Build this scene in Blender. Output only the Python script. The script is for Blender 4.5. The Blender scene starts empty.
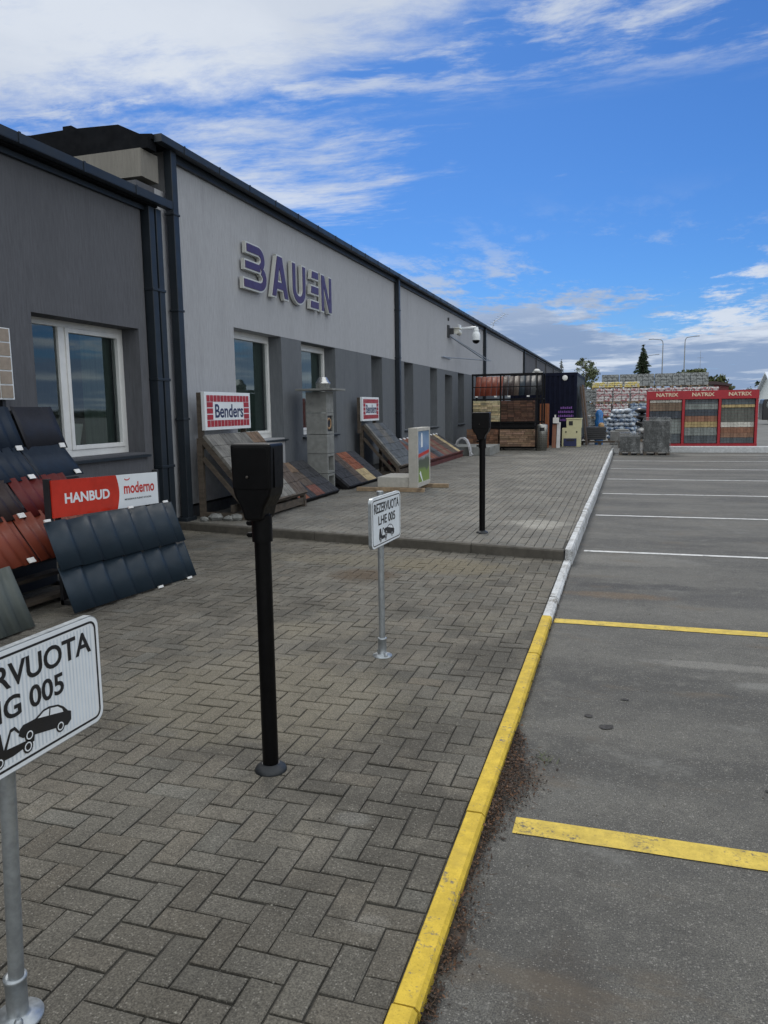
import bpy, bmesh, math, random
from mathutils import Vector, Matrix, noise as mnoise
random.seed(7)
SC = bpy.context.scene
COL = SC.collection
R_ = math.radians

# ------------------------------------------------------------------ camera, sky, sun
H = 1.606
yaw, pitch, roll = 0.3058, 0.1352, -0.0147
cy, sy, cp, sp = math.cos(yaw), math.sin(yaw), math.cos(pitch), math.sin(pitch)
F = Vector((-sy*cp, cy*cp, -sp)); Rv = Vector((cy, sy, 0)); U = Rv.cross(F)
cr, sr = math.cos(roll), math.sin(roll)
R2 = cr*Rv + sr*U; U2 = -sr*Rv + cr*U
cam = bpy.data.objects.new('camera', bpy.data.cameras.new('camera')); COL.objects.link(cam)
m3 = Matrix((R2, U2, -F)).transposed()
cam.matrix_world = Matrix.Translation((0, 0, H)) @ m3.to_4x4()
cam.data.sensor_fit = 'VERTICAL'; cam.data.sensor_height = 36.0
cam.data.lens = 755.67/1024*36.0
cam.data.clip_start = 0.05; cam.data.clip_end = 3000
SC.camera = cam
SC.view_settings.view_transform = 'Standard'
SC.view_settings.look = 'None'
SC.view_settings.gamma = 1.0
SC.view_settings.use_curve_mapping = False
SC.view_settings.exposure = -0.50

SUN_EL, SUN_AZ = 46.0, -22.0          # azimuth clockwise from +Y
sl = bpy.data.lights.new('sun', 'SUN'); sl.energy = 2.2; sl.angle = R_(22); sl.color = (1.0, .95, .88)
so = bpy.data.objects.new('sun', sl); COL.objects.link(so)
sd = Vector((math.sin(R_(SUN_AZ))*math.cos(R_(SUN_EL)), math.cos(R_(SUN_AZ))*math.cos(R_(SUN_EL)), math.sin(R_(SUN_EL))))
so.rotation_euler = sd.to_track_quat('Z', 'Y').to_euler()

W = bpy.data.worlds.new('World'); SC.world = W; W.use_nodes = True
nt = W.node_tree; nt.nodes.clear()
class NB:
    """tiny node builder"""
    def __init__(s, nt): s.nt = nt
    def n(s, t, **k):
        x = s.nt.nodes.new(t)
        for a, b in k.items(): setattr(x, a, b)
        return x
    def put(s, sock, v):
        if v is None: return
        if isinstance(v, bpy.types.NodeSocket): s.nt.links.new(v, sock)
        elif hasattr(v, '__len__') and len(v) == 3 and sock.type == 'RGBA': sock.default_value = (*v, 1)
        else: sock.default_value = v
    def math(s, op, a, b=None, c=None, clamp=False):
        x = s.n('ShaderNodeMath', operation=op, use_clamp=clamp)
        s.put(x.inputs[0], a); s.put(x.inputs[1], b)
        if c is not None: s.put(x.inputs[2], c)
        return x.outputs[0]
    def mix(s, f, a, b, mode='MIX'):
        x = s.n('ShaderNodeMix', data_type='RGBA', blend_type=mode)
        s.put(x.inputs[0], f); s.put(x.inputs[6], a); s.put(x.inputs[7], b); return x.outputs[2]
    def noise(s, vec, scale, detail=4, rough=.55, dist=0):
        x = s.n('ShaderNodeTexNoise'); s.put(x.inputs['Vector'], vec)
        x.inputs['Scale'].default_value = scale; x.inputs['Detail'].default_value = detail
        x.inputs['Roughness'].default_value = rough; x.inputs['Distortion'].default_value = dist
        return x.outputs['Fac']
    def mr(s, v, a, b, c=0, d=1, smooth=True):
        x = s.n('ShaderNodeMapRange'); x.interpolation_type = 'SMOOTHSTEP' if smooth else 'LINEAR'
        s.put(x.inputs[0], v)
        for i, q in enumerate((a, b, c, d)): s.put(x.inputs[i+1], q)
        return x.outputs[0]
    def mapping(s, vec, scale=(1, 1, 1), rot=(0, 0, 0), loc=(0, 0, 0)):
        x = s.n('ShaderNodeMapping'); s.put(x.inputs['Vector'], vec)
        x.inputs['Scale'].default_value = scale; x.inputs['Rotation'].default_value = rot; x.inputs['Location'].default_value = loc
        return x.outputs[0]
b = NB(nt)
sky = b.n('ShaderNodeTexSky', sky_type='NISHITA', sun_disc=False)
sky.sun_elevation = R_(SUN_EL); sky.sun_rotation = R_(SUN_AZ); sky.air_density = 1.0; sky.dust_density = 0.3; sky.ozone_density = 2.5; sky.altitude = 100
tc = b.n('ShaderNodeTexCoord'); sep = b.n('ShaderNodeSeparateXYZ'); nt.links.new(tc.outputs['Generated'], sep.inputs[0])
dx, dy, dz = sep.outputs
zz = b.math('ADD', b.math('MAXIMUM', dz, 0.0), 0.03)
u = b.math('DIVIDE', dx, zz); v = b.math('DIVIDE', dy, zz)
cv = b.n('ShaderNodeCombineXYZ'); nt.links.new(u, cv.inputs[0]); nt.links.new(v, cv.inputs[1]); uv = cv.outputs[0]
warp = b.n('ShaderNodeVectorMath', operation='MULTIPLY_ADD')
nwc = b.n('ShaderNodeTexNoise'); nt.links.new(uv, nwc.inputs['Vector']); nwc.inputs['Scale'].default_value = 1.1; nwc.inputs['Detail'].default_value = 3
nt.links.new(nwc.outputs['Color'], warp.inputs[0]); warp.inputs[1].default_value = (.32, .32, 0); nt.links.new(uv, warp.inputs[2])
wv = warp.outputs[0]
n_fd = b.noise(b.mapping(uv, (2.6, 1.5, 1), (0, 0, 0), (4.2, 7.6, 0)), 1.0, 8, .7)
n_big = b.noise(b.mapping(wv, (.9, 1.6, 1), (0, 0, R_(18))), 1.0, 7, .55)
n_str = b.noise(b.mapping(wv, (1.0, 2.7, 1), (0, 0, R_(-22))), 1.5, 9, .64)
n_det = b.noise(b.mapping(wv, (1, 1.6, 1), (0, 0, R_(-24))), 5.5, 8, .68)
n_far = b.noise(b.mapping(uv, (.75, .36, 1), (0, 0, 0), (2.2, .6, 0)), 1.0, 9, .66)
def ell(cx, cy_, rx, ry, soft=1.0):
    a = b.math('POWER', b.math('ABSOLUTE', b.math('DIVIDE', b.math('SUBTRACT', u, cx), rx)), 2.0)
    c = b.math('POWER', b.math('ABSOLUTE', b.math('DIVIDE', b.math('SUBTRACT', v, cy_), ry)), 2.0)
    return b.mr(b.math('ADD', a, c), 1+soft, 0.0, 0, 1)
# main bright bank overhead-left, wispy streaks below it, broken layers low over the horizon
m1 = ell(-1.35, 1.20, 1.55, .95, .8)
m2 = ell(-1.55, 2.75, .85, .85, .9)
m3_ = b.mr(v, 3.2, 5.8, 0, 1)
side = b.math('MULTIPLY', b.mr(u, .6, -.5, 0, 1), b.mr(v, 2.35, 1.9, 0, 1))
c3 = b.math('MULTIPLY', b.mr(v, 2.55, 2.1, 0, 1), .9)
nb1 = b.math('ADD', b.math('MULTIPLY', n_big, .62), b.math('ADD', b.math('MULTIPLY', n_det, .26), b.math('MULTIPLY', n_str, .12)))
d1 = b.math('MULTIPLY', b.mr(b.math('ADD', nb1, b.math('MULTIPLY', m1, .42)), .63, .86), b.mr(m1, 0, .4))
ns1 = b.math('ADD', b.math('MULTIPLY', n_str, .66), b.math('MULTIPLY', n_det, .34))
d2 = b.math('MULTIPLY', b.mr(b.math('ADD', ns1, b.math('MULTIPLY', m2, .26)), .60, .88), .85)
d4 = b.math('MULTIPLY', b.mr(ns1, .44, .62), c3)
nf2 = b.math('ADD', b.math('MULTIPLY', n_far, .66), b.math('MULTIPLY', n_fd, .34))
d3 = b.math('MULTIPLY', b.mr(b.math('ADD', nf2, b.math('MULTIPLY', b.mr(v, 4.5, 11.0), .17)), .50, .585), m3_)
dens = b.math('MAXIMUM', b.math('MAXIMUM', d1, d2), b.math('MAXIMUM', d4, b.math('MULTIPLY', d3, .92)))
# out-of-view half of the sky: dense bright cloud added to light the facade
back = b.mr(b.math('SUBTRACT', dy, b.math('MULTIPLY', b.math('MAXIMUM', dz, 0.0), .25)), .52, .25)
dens = b.math('MAXIMUM', dens, b.math('MULTIPLY', back, b.mr(n_big, .25, .5, .80, 1.0)))
shade = b.mr(b.noise(b.mapping(uv, (.45, .30, 1), (0, 0, .1), (5.3, 1.1, 0)), 1.0, 8, .62), .37, .53)
shade = b.math('MULTIPLY', shade, b.mr(v, 3.0, 8.5, .22, .95))
CW = (9.8, 10.6, 11.9); CG = (3.3, 4.6, 7.2)
ccol = b.mix(back, b.mix(shade, CW, CG), (17.2, 17.8, 18.4))
hz = b.mr(dz, .16, .0, 0, .45)
skyc = b.mix(1.0, sky.outputs[0], (.41, .80, 1.36), "MULTIPLY")
final = b.mix(dens, b.mix(hz, skyc, (4.4, 6.4, 9.8)), ccol)
bg = b.n('ShaderNodeBackground'); nt.links.new(final, bg.inputs[0]); bg.inputs[1].default_value = 0.1
wo = b.n('ShaderNodeOutputWorld'); nt.links.new(bg.outputs[0], wo.inputs[0])

# ------------------------------------------------------------------ materials
MATS = {}
def mat(name, base, rough=.6, var=.12, scale=6, bump=0., bscale=80, metal=0, stretch=(1, 1, 1), spec=.5,
        col2=None, c2scale=1.5, c2lo=.5, c2hi=.7, attr=False, speck=None, speck_scale=250, bdist=.002):
    if name in MATS: return MATS[name]
    m = bpy.data.materials.new(name); m.use_nodes = True; t = m.node_tree; t.nodes.clear(); k = NB(t)
    tcn = k.n('ShaderNodeTexCoord'); co = tcn.outputs['Object']
    sv = k.mapping(co, stretch)
    f = k.noise(sv, scale, 5, .6)
    lo = tuple(c*(1-var) for c in base); hi = tuple(min(1, c*(1+var)) for c in base)
    c = k.mix(k.mr(f, .3, .7), lo, hi)
    if col2: c = k.mix(k.mr(k.noise(co, c2scale, 6, .6), c2lo, c2hi), c, col2)
    if speck:
        c = k.mix(k.mr(k.noise(co, speck_scale, 2, .5), .62, .7), c, speck)
    if attr:
        an = k.n('ShaderNodeAttribute', attribute_name='tint')
        c = k.mix(1.0, c, an.outputs['Color'], 'MULTIPLY')
    p = k.n('ShaderNodeBsdfPrincipled'); k.put(p.inputs['Base Color'], c)
    p.inputs['Metallic'].default_value = metal; p.inputs['Specular IOR Level'].default_value = spec
    k.put(p.inputs['Roughness'], k.mr(k.noise(co, scale*2.3, 3), .3, .7, max(.02, rough*.85), min(1, rough*1.15)))
    if bump:
        bn = k.n('ShaderNodeBump'); bn.inputs['Strength'].default_value = bump; bn.inputs['Distance'].default_value = bdist
        k.put(bn.inputs['Height'], k.noise(sv, bscale, 4, .65)); t.links.new(bn.outputs[0], p.inputs['Normal'])
    o = k.n('ShaderNodeOutputMaterial'); t.links.new(p.outputs[0], o.inputs[0])
    MATS[name] = m; return m

def mat_asphalt():
    m = bpy.data.materials.new('asphalt'); m.use_nodes = True; t = m.node_tree; t.nodes.clear(); k = NB(t)
    co = k.n('ShaderNodeTexCoord').outputs['Object']
    big = k.noise(k.mapping(co, (.5, 1.4, 1)), .9, 6, .6)
    c = k.mix(k.mr(big, .35, .65), (.061, .060, .056), (.110, .107, .097))
    med = k.noise(co, 7, 7, .75)
    c = k.mix(k.mr(med, .50, .72, 0, .7), c, (.140, .136, .122))
    c = k.mix(k.mr(med, .46, .30, 0, .55), c, (.044, .042, .039))
    c = spots(k, t, co, c, ((-.05, 6.95, .35, .12, (.036, .036, .036), .8), (.45, 7.0, .3, .14, (.036, .036, .036), .7), (.0, 6.6, .5, .13, (.115, .082, .052), .8), (.0, 8.2, .9, .35, (.16, .155, .14), .6), (-.12, 1.75, .16, .45, (.05, .043, .036), .6), (.9, 6.6, .5, .25, (.05, .05, .05), .6), (.6, 4.9, .5, .08, (.19, .185, .17), .7), (.9, 4.6, .3, .07, (.17, .17, .16), .7)))
    fine = k.noise(co, 210, 3, .65)
    c = k.mix(k.mr(fine, .38, .62), k.mix(1.0, c, (.55, .55, .56), 'MULTIPLY'), k.mix(1.0, c, (1.42, 1.42, 1.38), 'MULTIPLY'))
    vo = None
    for sc_, am in ((92, .40), (170, .65)):
        w_ = k.n('ShaderNodeTexVoronoi'); t.links.new(co, w_.inputs['Vector']); w_.inputs['Scale'].default_value = sc_
        cs = k.n('ShaderNodeSeparateColor'); t.links.new(w_.outputs['Color'], cs.inputs[0])
        body = k.mr(w_.outputs['Distance'], .55, .30)
        c = k.mix(k.math('MULTIPLY', k.math('MULTIPLY', body, k.mr(cs.outputs[0], .72, 1.0)), am), c, (.27, .262, .24))
        c = k.mix(k.math('MULTIPLY', k.math('MULTIPLY', body, k.mr(cs.outputs[1], .62, .9)), am), c, (.035, .035, .035))
        vo = w_
    st = k.noise(k.mapping(co, (.8, 1.2, 1), (0, 0, .05), (3, 1, 0)), 2.0, 9, .8)
    c = k.mix(k.mr(st, .52, .70, 0, .45), c, (.048, .048, .047))
    pt = k.noise(k.mapping(co, (.8, 1.2, 1), (0, 0, .2), (13, 1, 0)), 1.6, 9, .82)
    c = k.mix(k.mr(pt, .54, .66, 0, .5), c, (.155, .155, .145))
    br = k.noise(k.mapping(co, (.8, 2.0, 1), (0, 0, 0), (9, 4, 0)), 1.3, 6, .65)
    c = k.mix(k.mr(br, .57, .70, 0, .5), c, (.105, .085, .062))
    p = k.n('ShaderNodeBsdfPrincipled'); k.put(p.inputs['Base Color'], c); k.put(p.inputs['Roughness'], k.mr(fine, .3, .7, .7, .95)); p.inputs['Specular IOR Level'].default_value = .35
    bn = k.n('ShaderNodeBump'); bn.inputs['Strength'].default_value = .8; bn.inputs['Distance'].default_value = .003
    k.put(bn.inputs['Height'], k.math('ADD', fine, k.math('MULTIPLY', vo.outputs['Distance'], -.6))); t.links.new(bn.outputs[0], p.inputs['Normal'])
    o = k.n('ShaderNodeOutputMaterial'); t.links.new(p.outputs[0], o.inputs[0]); return m

def spots(k, t, co, c, lst):
    s3 = k.n('ShaderNodeSeparateXYZ'); t.links.new(co, s3.inputs[0]); nn_ = k.noise(co, 5, 9, .85)
    for (x, y, rx, ry, col, am) in lst:
        a = k.math('POWER', k.math('ABSOLUTE', k.math('DIVIDE', k.math('SUBTRACT', s3.outputs[0], x), rx)), 2.0)
        d = k.math('POWER', k.math('ABSOLUTE', k.math('DIVIDE', k.math('SUBTRACT', s3.outputs[1], y), ry)), 2.0)
        e = k.math('ADD', k.math('ADD', a, d), k.math('MULTIPLY', k.math('SUBTRACT', nn_, .5), 3.2))
        c = k.mix(k.mr(e, 1.2, .2, 0, am), c, col)
    return c
def mat_paver(name, lo, hi, stain, dark, sp=()):
    m = bpy.data.materials.new(name); m.use_nodes = True; t = m.node_tree; t.nodes.clear(); k = NB(t)
    co = k.n('ShaderNodeTexCoord').outputs['Object']
    an = k.n('ShaderNodeAttribute', attribute_name='tint')
    c = k.mix(k.mr(k.noise(co, 2.0, 5, .6), .32, .68), lo, hi)
    c = k.mix(1.0, c, an.outputs['Color'], 'MULTIPLY')
    c = k.mix(k.mr(k.noise(co, .75, 7, .7), .50, .68, 0, .8), c, stain)
    c = k.mix(k.mr(k.noise(k.mapping(co, (1, 1, 1), (0, 0, 0), (7, 3, 0)), .9, 7, .7), .48, .64, 0, .8), c, dark)
    c = spots(k, t, co, c, sp)
    fine = k.noise(co, 170, 3, .65)
    c = k.mix(k.mr(fine, .3, .7), k.mix(1.0, c, (.58, .58, .58), 'MULTIPLY'), k.mix(1.0, c, (1.40, 1.40, 1.37), 'MULTIPLY'))
    w_ = k.n('ShaderNodeTexVoronoi'); t.links.new(co, w_.inputs['Vector']); w_.inputs['Scale'].default_value = 150
    cs = k.n('ShaderNodeSeparateColor'); t.links.new(w_.outputs['Color'], cs.inputs[0]); body = k.mr(w_.outputs['Distance'], .55, .30)
    c = k.mix(k.math('MULTIPLY', k.math('MULTIPLY', body, k.mr(cs.outputs[0], .75, 1.0)), .5), c, (.30, .285, .25))
    c = k.mix(k.math('MULTIPLY', k.math('MULTIPLY', body, k.mr(cs.outputs[1], .70, 1.0)), .6), c, (.035, .033, .028))
    sp_ = k.noise(co, 20, 7, .82)
    c = k.mix(k.mr(sp_, .60, .72, 0, .55), c, (.24, .23, .20))
    c = k.mix(k.mr(sp_, .40, .30, 0, .5), c, (.045, .042, .036))
    p = k.n('ShaderNodeBsdfPrincipled'); k.put(p.inputs['Base Color'], c); p.inputs['Roughness'].default_value = .9; p.inputs['Specular IOR Level'].default_value = .25
    bn = k.n('ShaderNodeBump'); bn.inputs['Strength'].default_value = .6; bn.inputs['Distance'].default_value = .003
    k.put(bn.inputs['Height'], k.math('ADD', fine, k.math('MULTIPLY', sp_, 1.0))); t.links.new(bn.outputs[0], p.inputs['Normal'])
    o = k.n('ShaderNodeOutputMaterial'); t.links.new(p.outputs[0], o.inputs[0]); return m

def mat_paint(name, col, under, lo, hi, crack=True, dirt=None):
    m = bpy.data.materials.new(name); m.use_nodes = True; t = m.node_tree; t.nodes.clear(); k = NB(t)
    co = k.n('ShaderNodeTexCoord').outputs['Object']
    n1 = k.noise(co, 5, 6, .75)
    w = k.mr(k.math('ADD', k.math('MULTIPLY', n1, .55), k.math('MULTIPLY', k.noise(co, 70, 4, .7), .45)), lo, hi)
    c = k.mix(k.mr(k.noise(co, 14, 5, .7), .35, .7), tuple(x*.72 for x in col), col)
    if dirt: c = k.mix(k.mr(k.noise(co, 2.3, 6, .7), .5, .75, 0, .7), c, dirt)
    c = k.mix(k.mr(k.noise(co, 160, 2, .5), .56, .7, 0, .45), c, tuple(x*.5 for x in col))
    c = k.mix(w, c, under)
    p = k.n('ShaderNodeBsdfPrincipled'); k.put(p.inputs['Base Color'], c); p.inputs['Roughness'].default_value = .75; p.inputs['Specular IOR Level'].default_value = .3
    bn = k.n('ShaderNodeBump'); bn.inputs['Strength'].default_value = .5; bn.inputs['Distance'].default_value = .002
    k.put(bn.inputs['Height'], k.noise(co, 110, 4, .7)); t.links.new(bn.outputs[0], p.inputs['Normal'])
    o = k.n('ShaderNodeOutputMaterial'); t.links.new(p.outputs[0], o.inputs[0]); return m

def mat_stucco(name, col, streak=.12, dirt=None):
    m = bpy.data.materials.new(name); m.use_nodes = True; t = m.node_tree; t.nodes.clear(); k = NB(t)
    co = k.n('ShaderNodeTexCoord').outputs['Object']
    vs = k.noise(k.mapping(co, (1, 1, .10)), 45, 4, .7)
    c = k.mix(k.mr(vs, .3, .7), tuple(x*(1-streak) for x in col), tuple(x*(1+streak*.7) for x in col))
    bigv = k.noise(k.mapping(co, (1, 1, .25)), 1.4, 6, .6)
    c = k.mix(k.mr(bigv, .45, .75, 0, .5), c, tuple(x*.8 for x in col))
    c = k.mix(k.mr(k.noise(k.mapping(co, (1, 1, .06)), 5, 6, .68), .54, .74, 0, .5), c, tuple(x*.66 for x in col))
    c = k.mix(k.mr(k.noise(co, 2.2, 7, .75), .58, .70, 0, .22), c, tuple(x*1.25 for x in col))
    s3 = k.n('ShaderNodeSeparateXYZ'); t.links.new(co, s3.inputs[0])
    zz_ = k.math('ADD', s3.outputs[2], k.math('MULTIPLY', k.math('SUBTRACT', k.noise(co, 3, 6, .75), .5), 1.3))
    c = k.mix(k.mr(zz_, .75, .25, 0, .35), c, (.085, .080, .070))
    p = k.n('ShaderNodeBsdfPrincipled'); k.put(p.inputs['Base Color'], c); p.inputs['Roughness'].default_value = .9; p.inputs['Specular IOR Level'].default_value = .2
    bn = k.n('ShaderNodeBump'); bn.inputs['Strength'].default_value = .8; bn.inputs['Distance'].default_value = .004
    k.put(bn.inputs['Height'], k.math('ADD', vs, k.noise(co, 120, 3, .6))); t.links.new(bn.outputs[0], p.inputs['Normal'])
    o = k.n('ShaderNodeOutputMaterial'); t.links.new(p.outputs[0], o.inputs[0]); return m

def mat_glass(name='window_glass'):
    m = bpy.data.materials.new(name); m.use_nodes = True; t = m.node_tree; t.nodes.clear(); k = NB(t)
    fr = k.n('ShaderNodeFresnel'); fr.inputs[0].default_value = 2.1
    g = k.n('ShaderNodeBsdfGlossy'); g.inputs['Roughness'].default_value = .03; g.inputs[0].default_value = (.85, .95, .95, 1)
    tr = k.n('ShaderNodeBsdfTransparent'); tr.inputs[0].default_value = (.72, .80, .78, 1)
    mx = k.n('ShaderNodeMixShader'); t.links.new(fr.outputs[0], mx.inputs[0]); t.links.new(tr.outputs[0], mx.inputs[1]); t.links.new(g.outputs[0], mx.inputs[2])
    o = k.n('ShaderNodeOutputMaterial'); t.links.new(mx.outputs[0], o.inputs[0]); return m

# ------------------------------------------------------------------ mesh builder
class MB:
    def __init__(s): s.v = []; s.f = []; s.mi = []; s.sm = []; s.col = []; s.mat = 0; s.tint = None
    def add(s, vs, fs, smooth=False):
        o = len(s.v); s.v += [tuple(x) for x in vs]
        for f in fs:
            s.f.append(tuple(i+o for i in f)); s.mi.append(s.mat); s.sm.append(smooth); s.col.append(s.tint)
        return s
    def box(s, x0, x1, y0, y1, z0, z1):
        vs = [(x0,y0,z0),(x1,y0,z0),(x1,y1,z0),(x0,y1,z0),(x0,y0,z1),(x1,y0,z1),(x1,y1,z1),(x0,y1,z1)]
        return s.add(vs, [(0,3,2,1),(4,5,6,7),(0,1,5,4),(1,2,6,5),(2,3,7,6),(3,0,4,7)])
    def obox(s, c, ax, h):
        c = Vector(c); ax = [Vector(a).normalized() for a in ax]
        vs = []
        for dz_ in (-1, 1):
            for dx_, dy_ in ((-1,-1),(1,-1),(1,1),(-1,1)):
                vs.append(c + ax[0]*h[0]*dx_ + ax[1]*h[1]*dy_ + ax[2]*h[2]*dz_)
        return s.add(vs, [(0,3,2,1),(4,5,6,7),(0,1,5,4),(1,2,6,5),(2,3,7,6),(3,0,4,7)])
    def beam(s, a, b_, w, h, up=(0, 0, 1)):
        a = Vector(a); b_ = Vector(b_); d = (b_-a); L = d.length; d.normalize(); up = Vector(up)
        if abs(d.dot(up)) > .98: up = Vector((0, 1, 0))
        x = d.cross(up).normalized(); z = x.cross(d)
        return s.obox((a+b_)/2, (d, x, z), (L/2, w/2, h/2))
    def tube(s, a, b_, r0, r1=None, n=16, cap=True, smooth=True):
        if r1 is None: r1 = r0
        a = Vector(a); b_ = Vector(b_); d = (b_-a).normalized(); t_ = Vector((0, 0, 1)) if abs(d.z) < .9 else Vector((1, 0, 0))
        x = d.cross(t_).normalized(); y = d.cross(x)
        vs = []
        for p, r in ((a, r0), (b_, r1)):
            for i in range(n):
                q = 2*math.pi*i/n; vs.append(p + x*math.cos(q)*r + y*math.sin(q)*r)
        s.add(vs, [(i, (i+1) % n, n+(i+1) % n, n+i) for i in range(n)], smooth)
        if cap:
            s.add(vs[:n], [tuple(range(n-1, -1, -1))]); s.add(vs[n:], [tuple(range(n))])
        return s
    def lathe(s, c, prof, n=24, axis='Z'):
        c = Vector(c); vs = []
        for r, z in prof:
            for i in range(n):
                q = 2*math.pi*i/n
                p = (r*math.cos(q), r*math.sin(q), z)
                if axis == 'Y': p = (p[0], p[2], p[1])
                if axis == 'X': p = (p[2], p[0], p[1])
                vs.append(c+Vector(p))
        fs = []
        for j in range(len(prof)-1):
            for i in range(n): fs.append((j*n+i, j*n+(i+1) % n, (j+1)*n+(i+1) % n, (j+1)*n+i))
        s.add(vs, fs, True); m = (len(prof)-1)*n
        s.add(vs[:n], [tuple(range(n-1, -1, -1))]); s.add(vs[m:], [tuple(range(n))]); return s
    def prism(s, fr, pts, d0, d1):
        """2-d outline in frame (o,u,v) with thickness along n=u x v"""
        o, u_, v_ = [Vector(q) for q in fr]; n_ = u_.cross(v_).normalized(); k = len(pts)
        vs = [o+u_*p[0]+v_*p[1]+n_*d0 for p in pts] + [o+u_*p[0]+v_*p[1]+n_*d1 for p in pts]
        ar = sum(pts[i][0]*pts[(i+1) % k][1]-pts[(i+1) % k][0]*pts[i][1] for i in range(k))
        fs = [tuple(range(k-1, -1, -1)), tuple(range(k, 2*k))] + [(i, (i+1) % k, k+(i+1) % k, k+i) for i in range(k)]
        if (ar < 0) != (d1 < d0): fs = [tuple(reversed(f)) for f in fs]
        return s.add(vs, fs)
    def sphere(s, c, r, n=12, m=8, sc=(1, 1, 1), jit=0):
        vs = []; c = Vector(c)
        for j in range(m+1):
            th = math.pi*j/m
            for i in range(n):
                q = 2*math.pi*i/n; rr = r*(1+random.uniform(-jit, jit))
                vs.append(c+Vector((rr*math.sin(th)*math.cos(q)*sc[0], rr*math.sin(th)*math.sin(q)*sc[1], rr*math.cos(th)*sc[2])))
        return s.add(vs, [(j*n+i, (j+1)*n+i, (j+1)*n+(i+1) % n, j*n+(i+1) % n) for j in range(m) for i in range(n)], True)
    def text(s, txt, fr, w, h, d=.001, bold=0., d0=0., shear=0.):
        cu = bpy.data.curves.new('t', 'FONT'); cu.body = txt; cu.offset = bold; cu.extrude = .5; cu.resolution_u = 4; cu.shear = shear
        ob = bpy.data.objects.new('t', cu); me = bpy.data.meshes.new_from_object(ob)
        xs = [q.co.x for q in me.vertices]; ys = [q.co.y for q in me.vertices]
        x0, x1, y0, y1 = min(xs), max(xs), min(ys), max(ys)
        o, u_, v_ = [Vector(q) for q in fr]; n_ = u_.cross(v_).normalized()
        vs = [o+u_*((q.co.x-x0)/(x1-x0)*w)+v_*((q.co.y-y0)/(y1-y0)*h)+n_*(d0+(q.co.z+.5)*d) for q in me.vertices]
        s.add(vs, [tuple(p.vertices) for p in me.polygons])
        bpy.data.objects.remove(ob); bpy.data.curves.remove(cu); bpy.data.meshes.remove(me); return s
    def mesh(s, name, mats, off=(0, 0, 0)):
        me = bpy.data.meshes.new(name); off = Vector(off)
        me.from_pydata([tuple(Vector(q)-off) for q in s.v], [], s.f)
        for q in (mats if isinstance(mats, (list, tuple)) else [mats]): me.materials.append(q)
        me.polygons.foreach_set('material_index', s.mi); me.polygons.foreach_set('use_smooth', s.sm)
        if any(c is not None for c in s.col):
            at = me.color_attributes.new('tint', 'FLOAT_COLOR', 'CORNER'); data = []
            for p, c in zip(me.polygons, s.col):
                c = c or (1, 1, 1); data += [c[0], c[1], c[2], 1.0]*p.loop_total
            at.data.foreach_set('color', data)
        me.update(); return me

def worldoff(o):
    p = Vector((0, 0, 0))
    while o is not None: p += o.location; o = o.parent
    return p
def thing(name, label, cat, loc=(0, 0, 0), group=None):
    o = bpy.data.objects.new(name, None); COL.objects.link(o); o.location = loc; o.empty_display_size = .1
    o['label'] = label; o['category'] = cat
    if group: o['group'] = group
    return o
def part(name, mb, mats, parent, bevel=0, label=None, seg=2):
    o = bpy.data.objects.new(name, mb.mesh(name, mats, worldoff(parent))); COL.objects.link(o); o.parent = parent
    if label: o['label'] = label
    if bevel:
        q = o.modifiers.new('bevel', 'BEVEL'); q.width = bevel; q.segments = seg; q.limit_method = 'ANGLE'; q.angle_limit = R_(35)
    return o
def single(name, mb, mats, label, cat, loc=(0, 0, 0), group=None, bevel=0, kind=None):
    o = bpy.data.objects.new(name, mb.mesh(name, mats, loc)); COL.objects.link(o); o.location = loc
    if label: o['label'] = label
    if cat: o['category'] = cat
    if group: o['group'] = group
    if kind: o['kind'] = kind
    if bevel:
        q = o.modifiers.new('bevel', 'BEVEL'); q.width = bevel; q.segments = 2; q.limit_method = 'ANGLE'; q.angle_limit = R_(35)
    return o
def struct(name, mb, mats, bevel=0):
    return single(name, mb, mats, None, None, bevel=bevel, kind='structure')
def copy_tree(root, loc, label=None):
    def cp_(o, par):
        c = o.copy(); COL.objects.link(c); c.parent = par
        for ch in list(o.children): cp_(ch, c)
        return c
    r = cp_(root, None); r.location = loc
    if label: r['label'] = label
    return r

# common materials
ASPH = mat_asphalt()
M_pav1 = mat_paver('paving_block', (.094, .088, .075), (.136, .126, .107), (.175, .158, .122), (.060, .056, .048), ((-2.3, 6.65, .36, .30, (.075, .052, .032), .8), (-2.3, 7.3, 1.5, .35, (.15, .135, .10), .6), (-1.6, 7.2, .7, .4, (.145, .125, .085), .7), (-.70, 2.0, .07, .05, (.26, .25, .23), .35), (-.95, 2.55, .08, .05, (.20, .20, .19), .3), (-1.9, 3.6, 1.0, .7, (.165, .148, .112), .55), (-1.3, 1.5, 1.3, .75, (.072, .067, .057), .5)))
M_pav2 = mat_paver('terrace_block', (.130, .125, .112), (.172, .165, .148), (.21, .20, .175), (.105, .10, .09), ((-1.0, 9.6, .45, .30, (.30, .29, .26), .75), (-.9, 9.3, .25, .2, (.34, .33, .30), .6)))
M_joint = mat('paving_joint', (.030, .028, .022), .95, .3, 20, .5, 120)
M_kerbc = mat('kerb_concrete', (.080, .073, .060), .9, .2, 8, .6, 90, col2=(.06, .055, .045), c2scale=3)
M_ykerb = mat_paint('yellow_kerb_paint', (.62, .44, .048), (.14, .125, .10), .535, .62, dirt=(.33, .245, .055))
M_wkerb = mat_paint('white_kerb_paint', (.60, .62, .63), (.17, .16, .14), .49, .60, dirt=(.36, .36, .34))
M_yline = mat_paint('yellow_line_paint', (.62, .46, .085), (.10, .095, .08), .53, .65, dirt=(.36, .275, .08))
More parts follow.
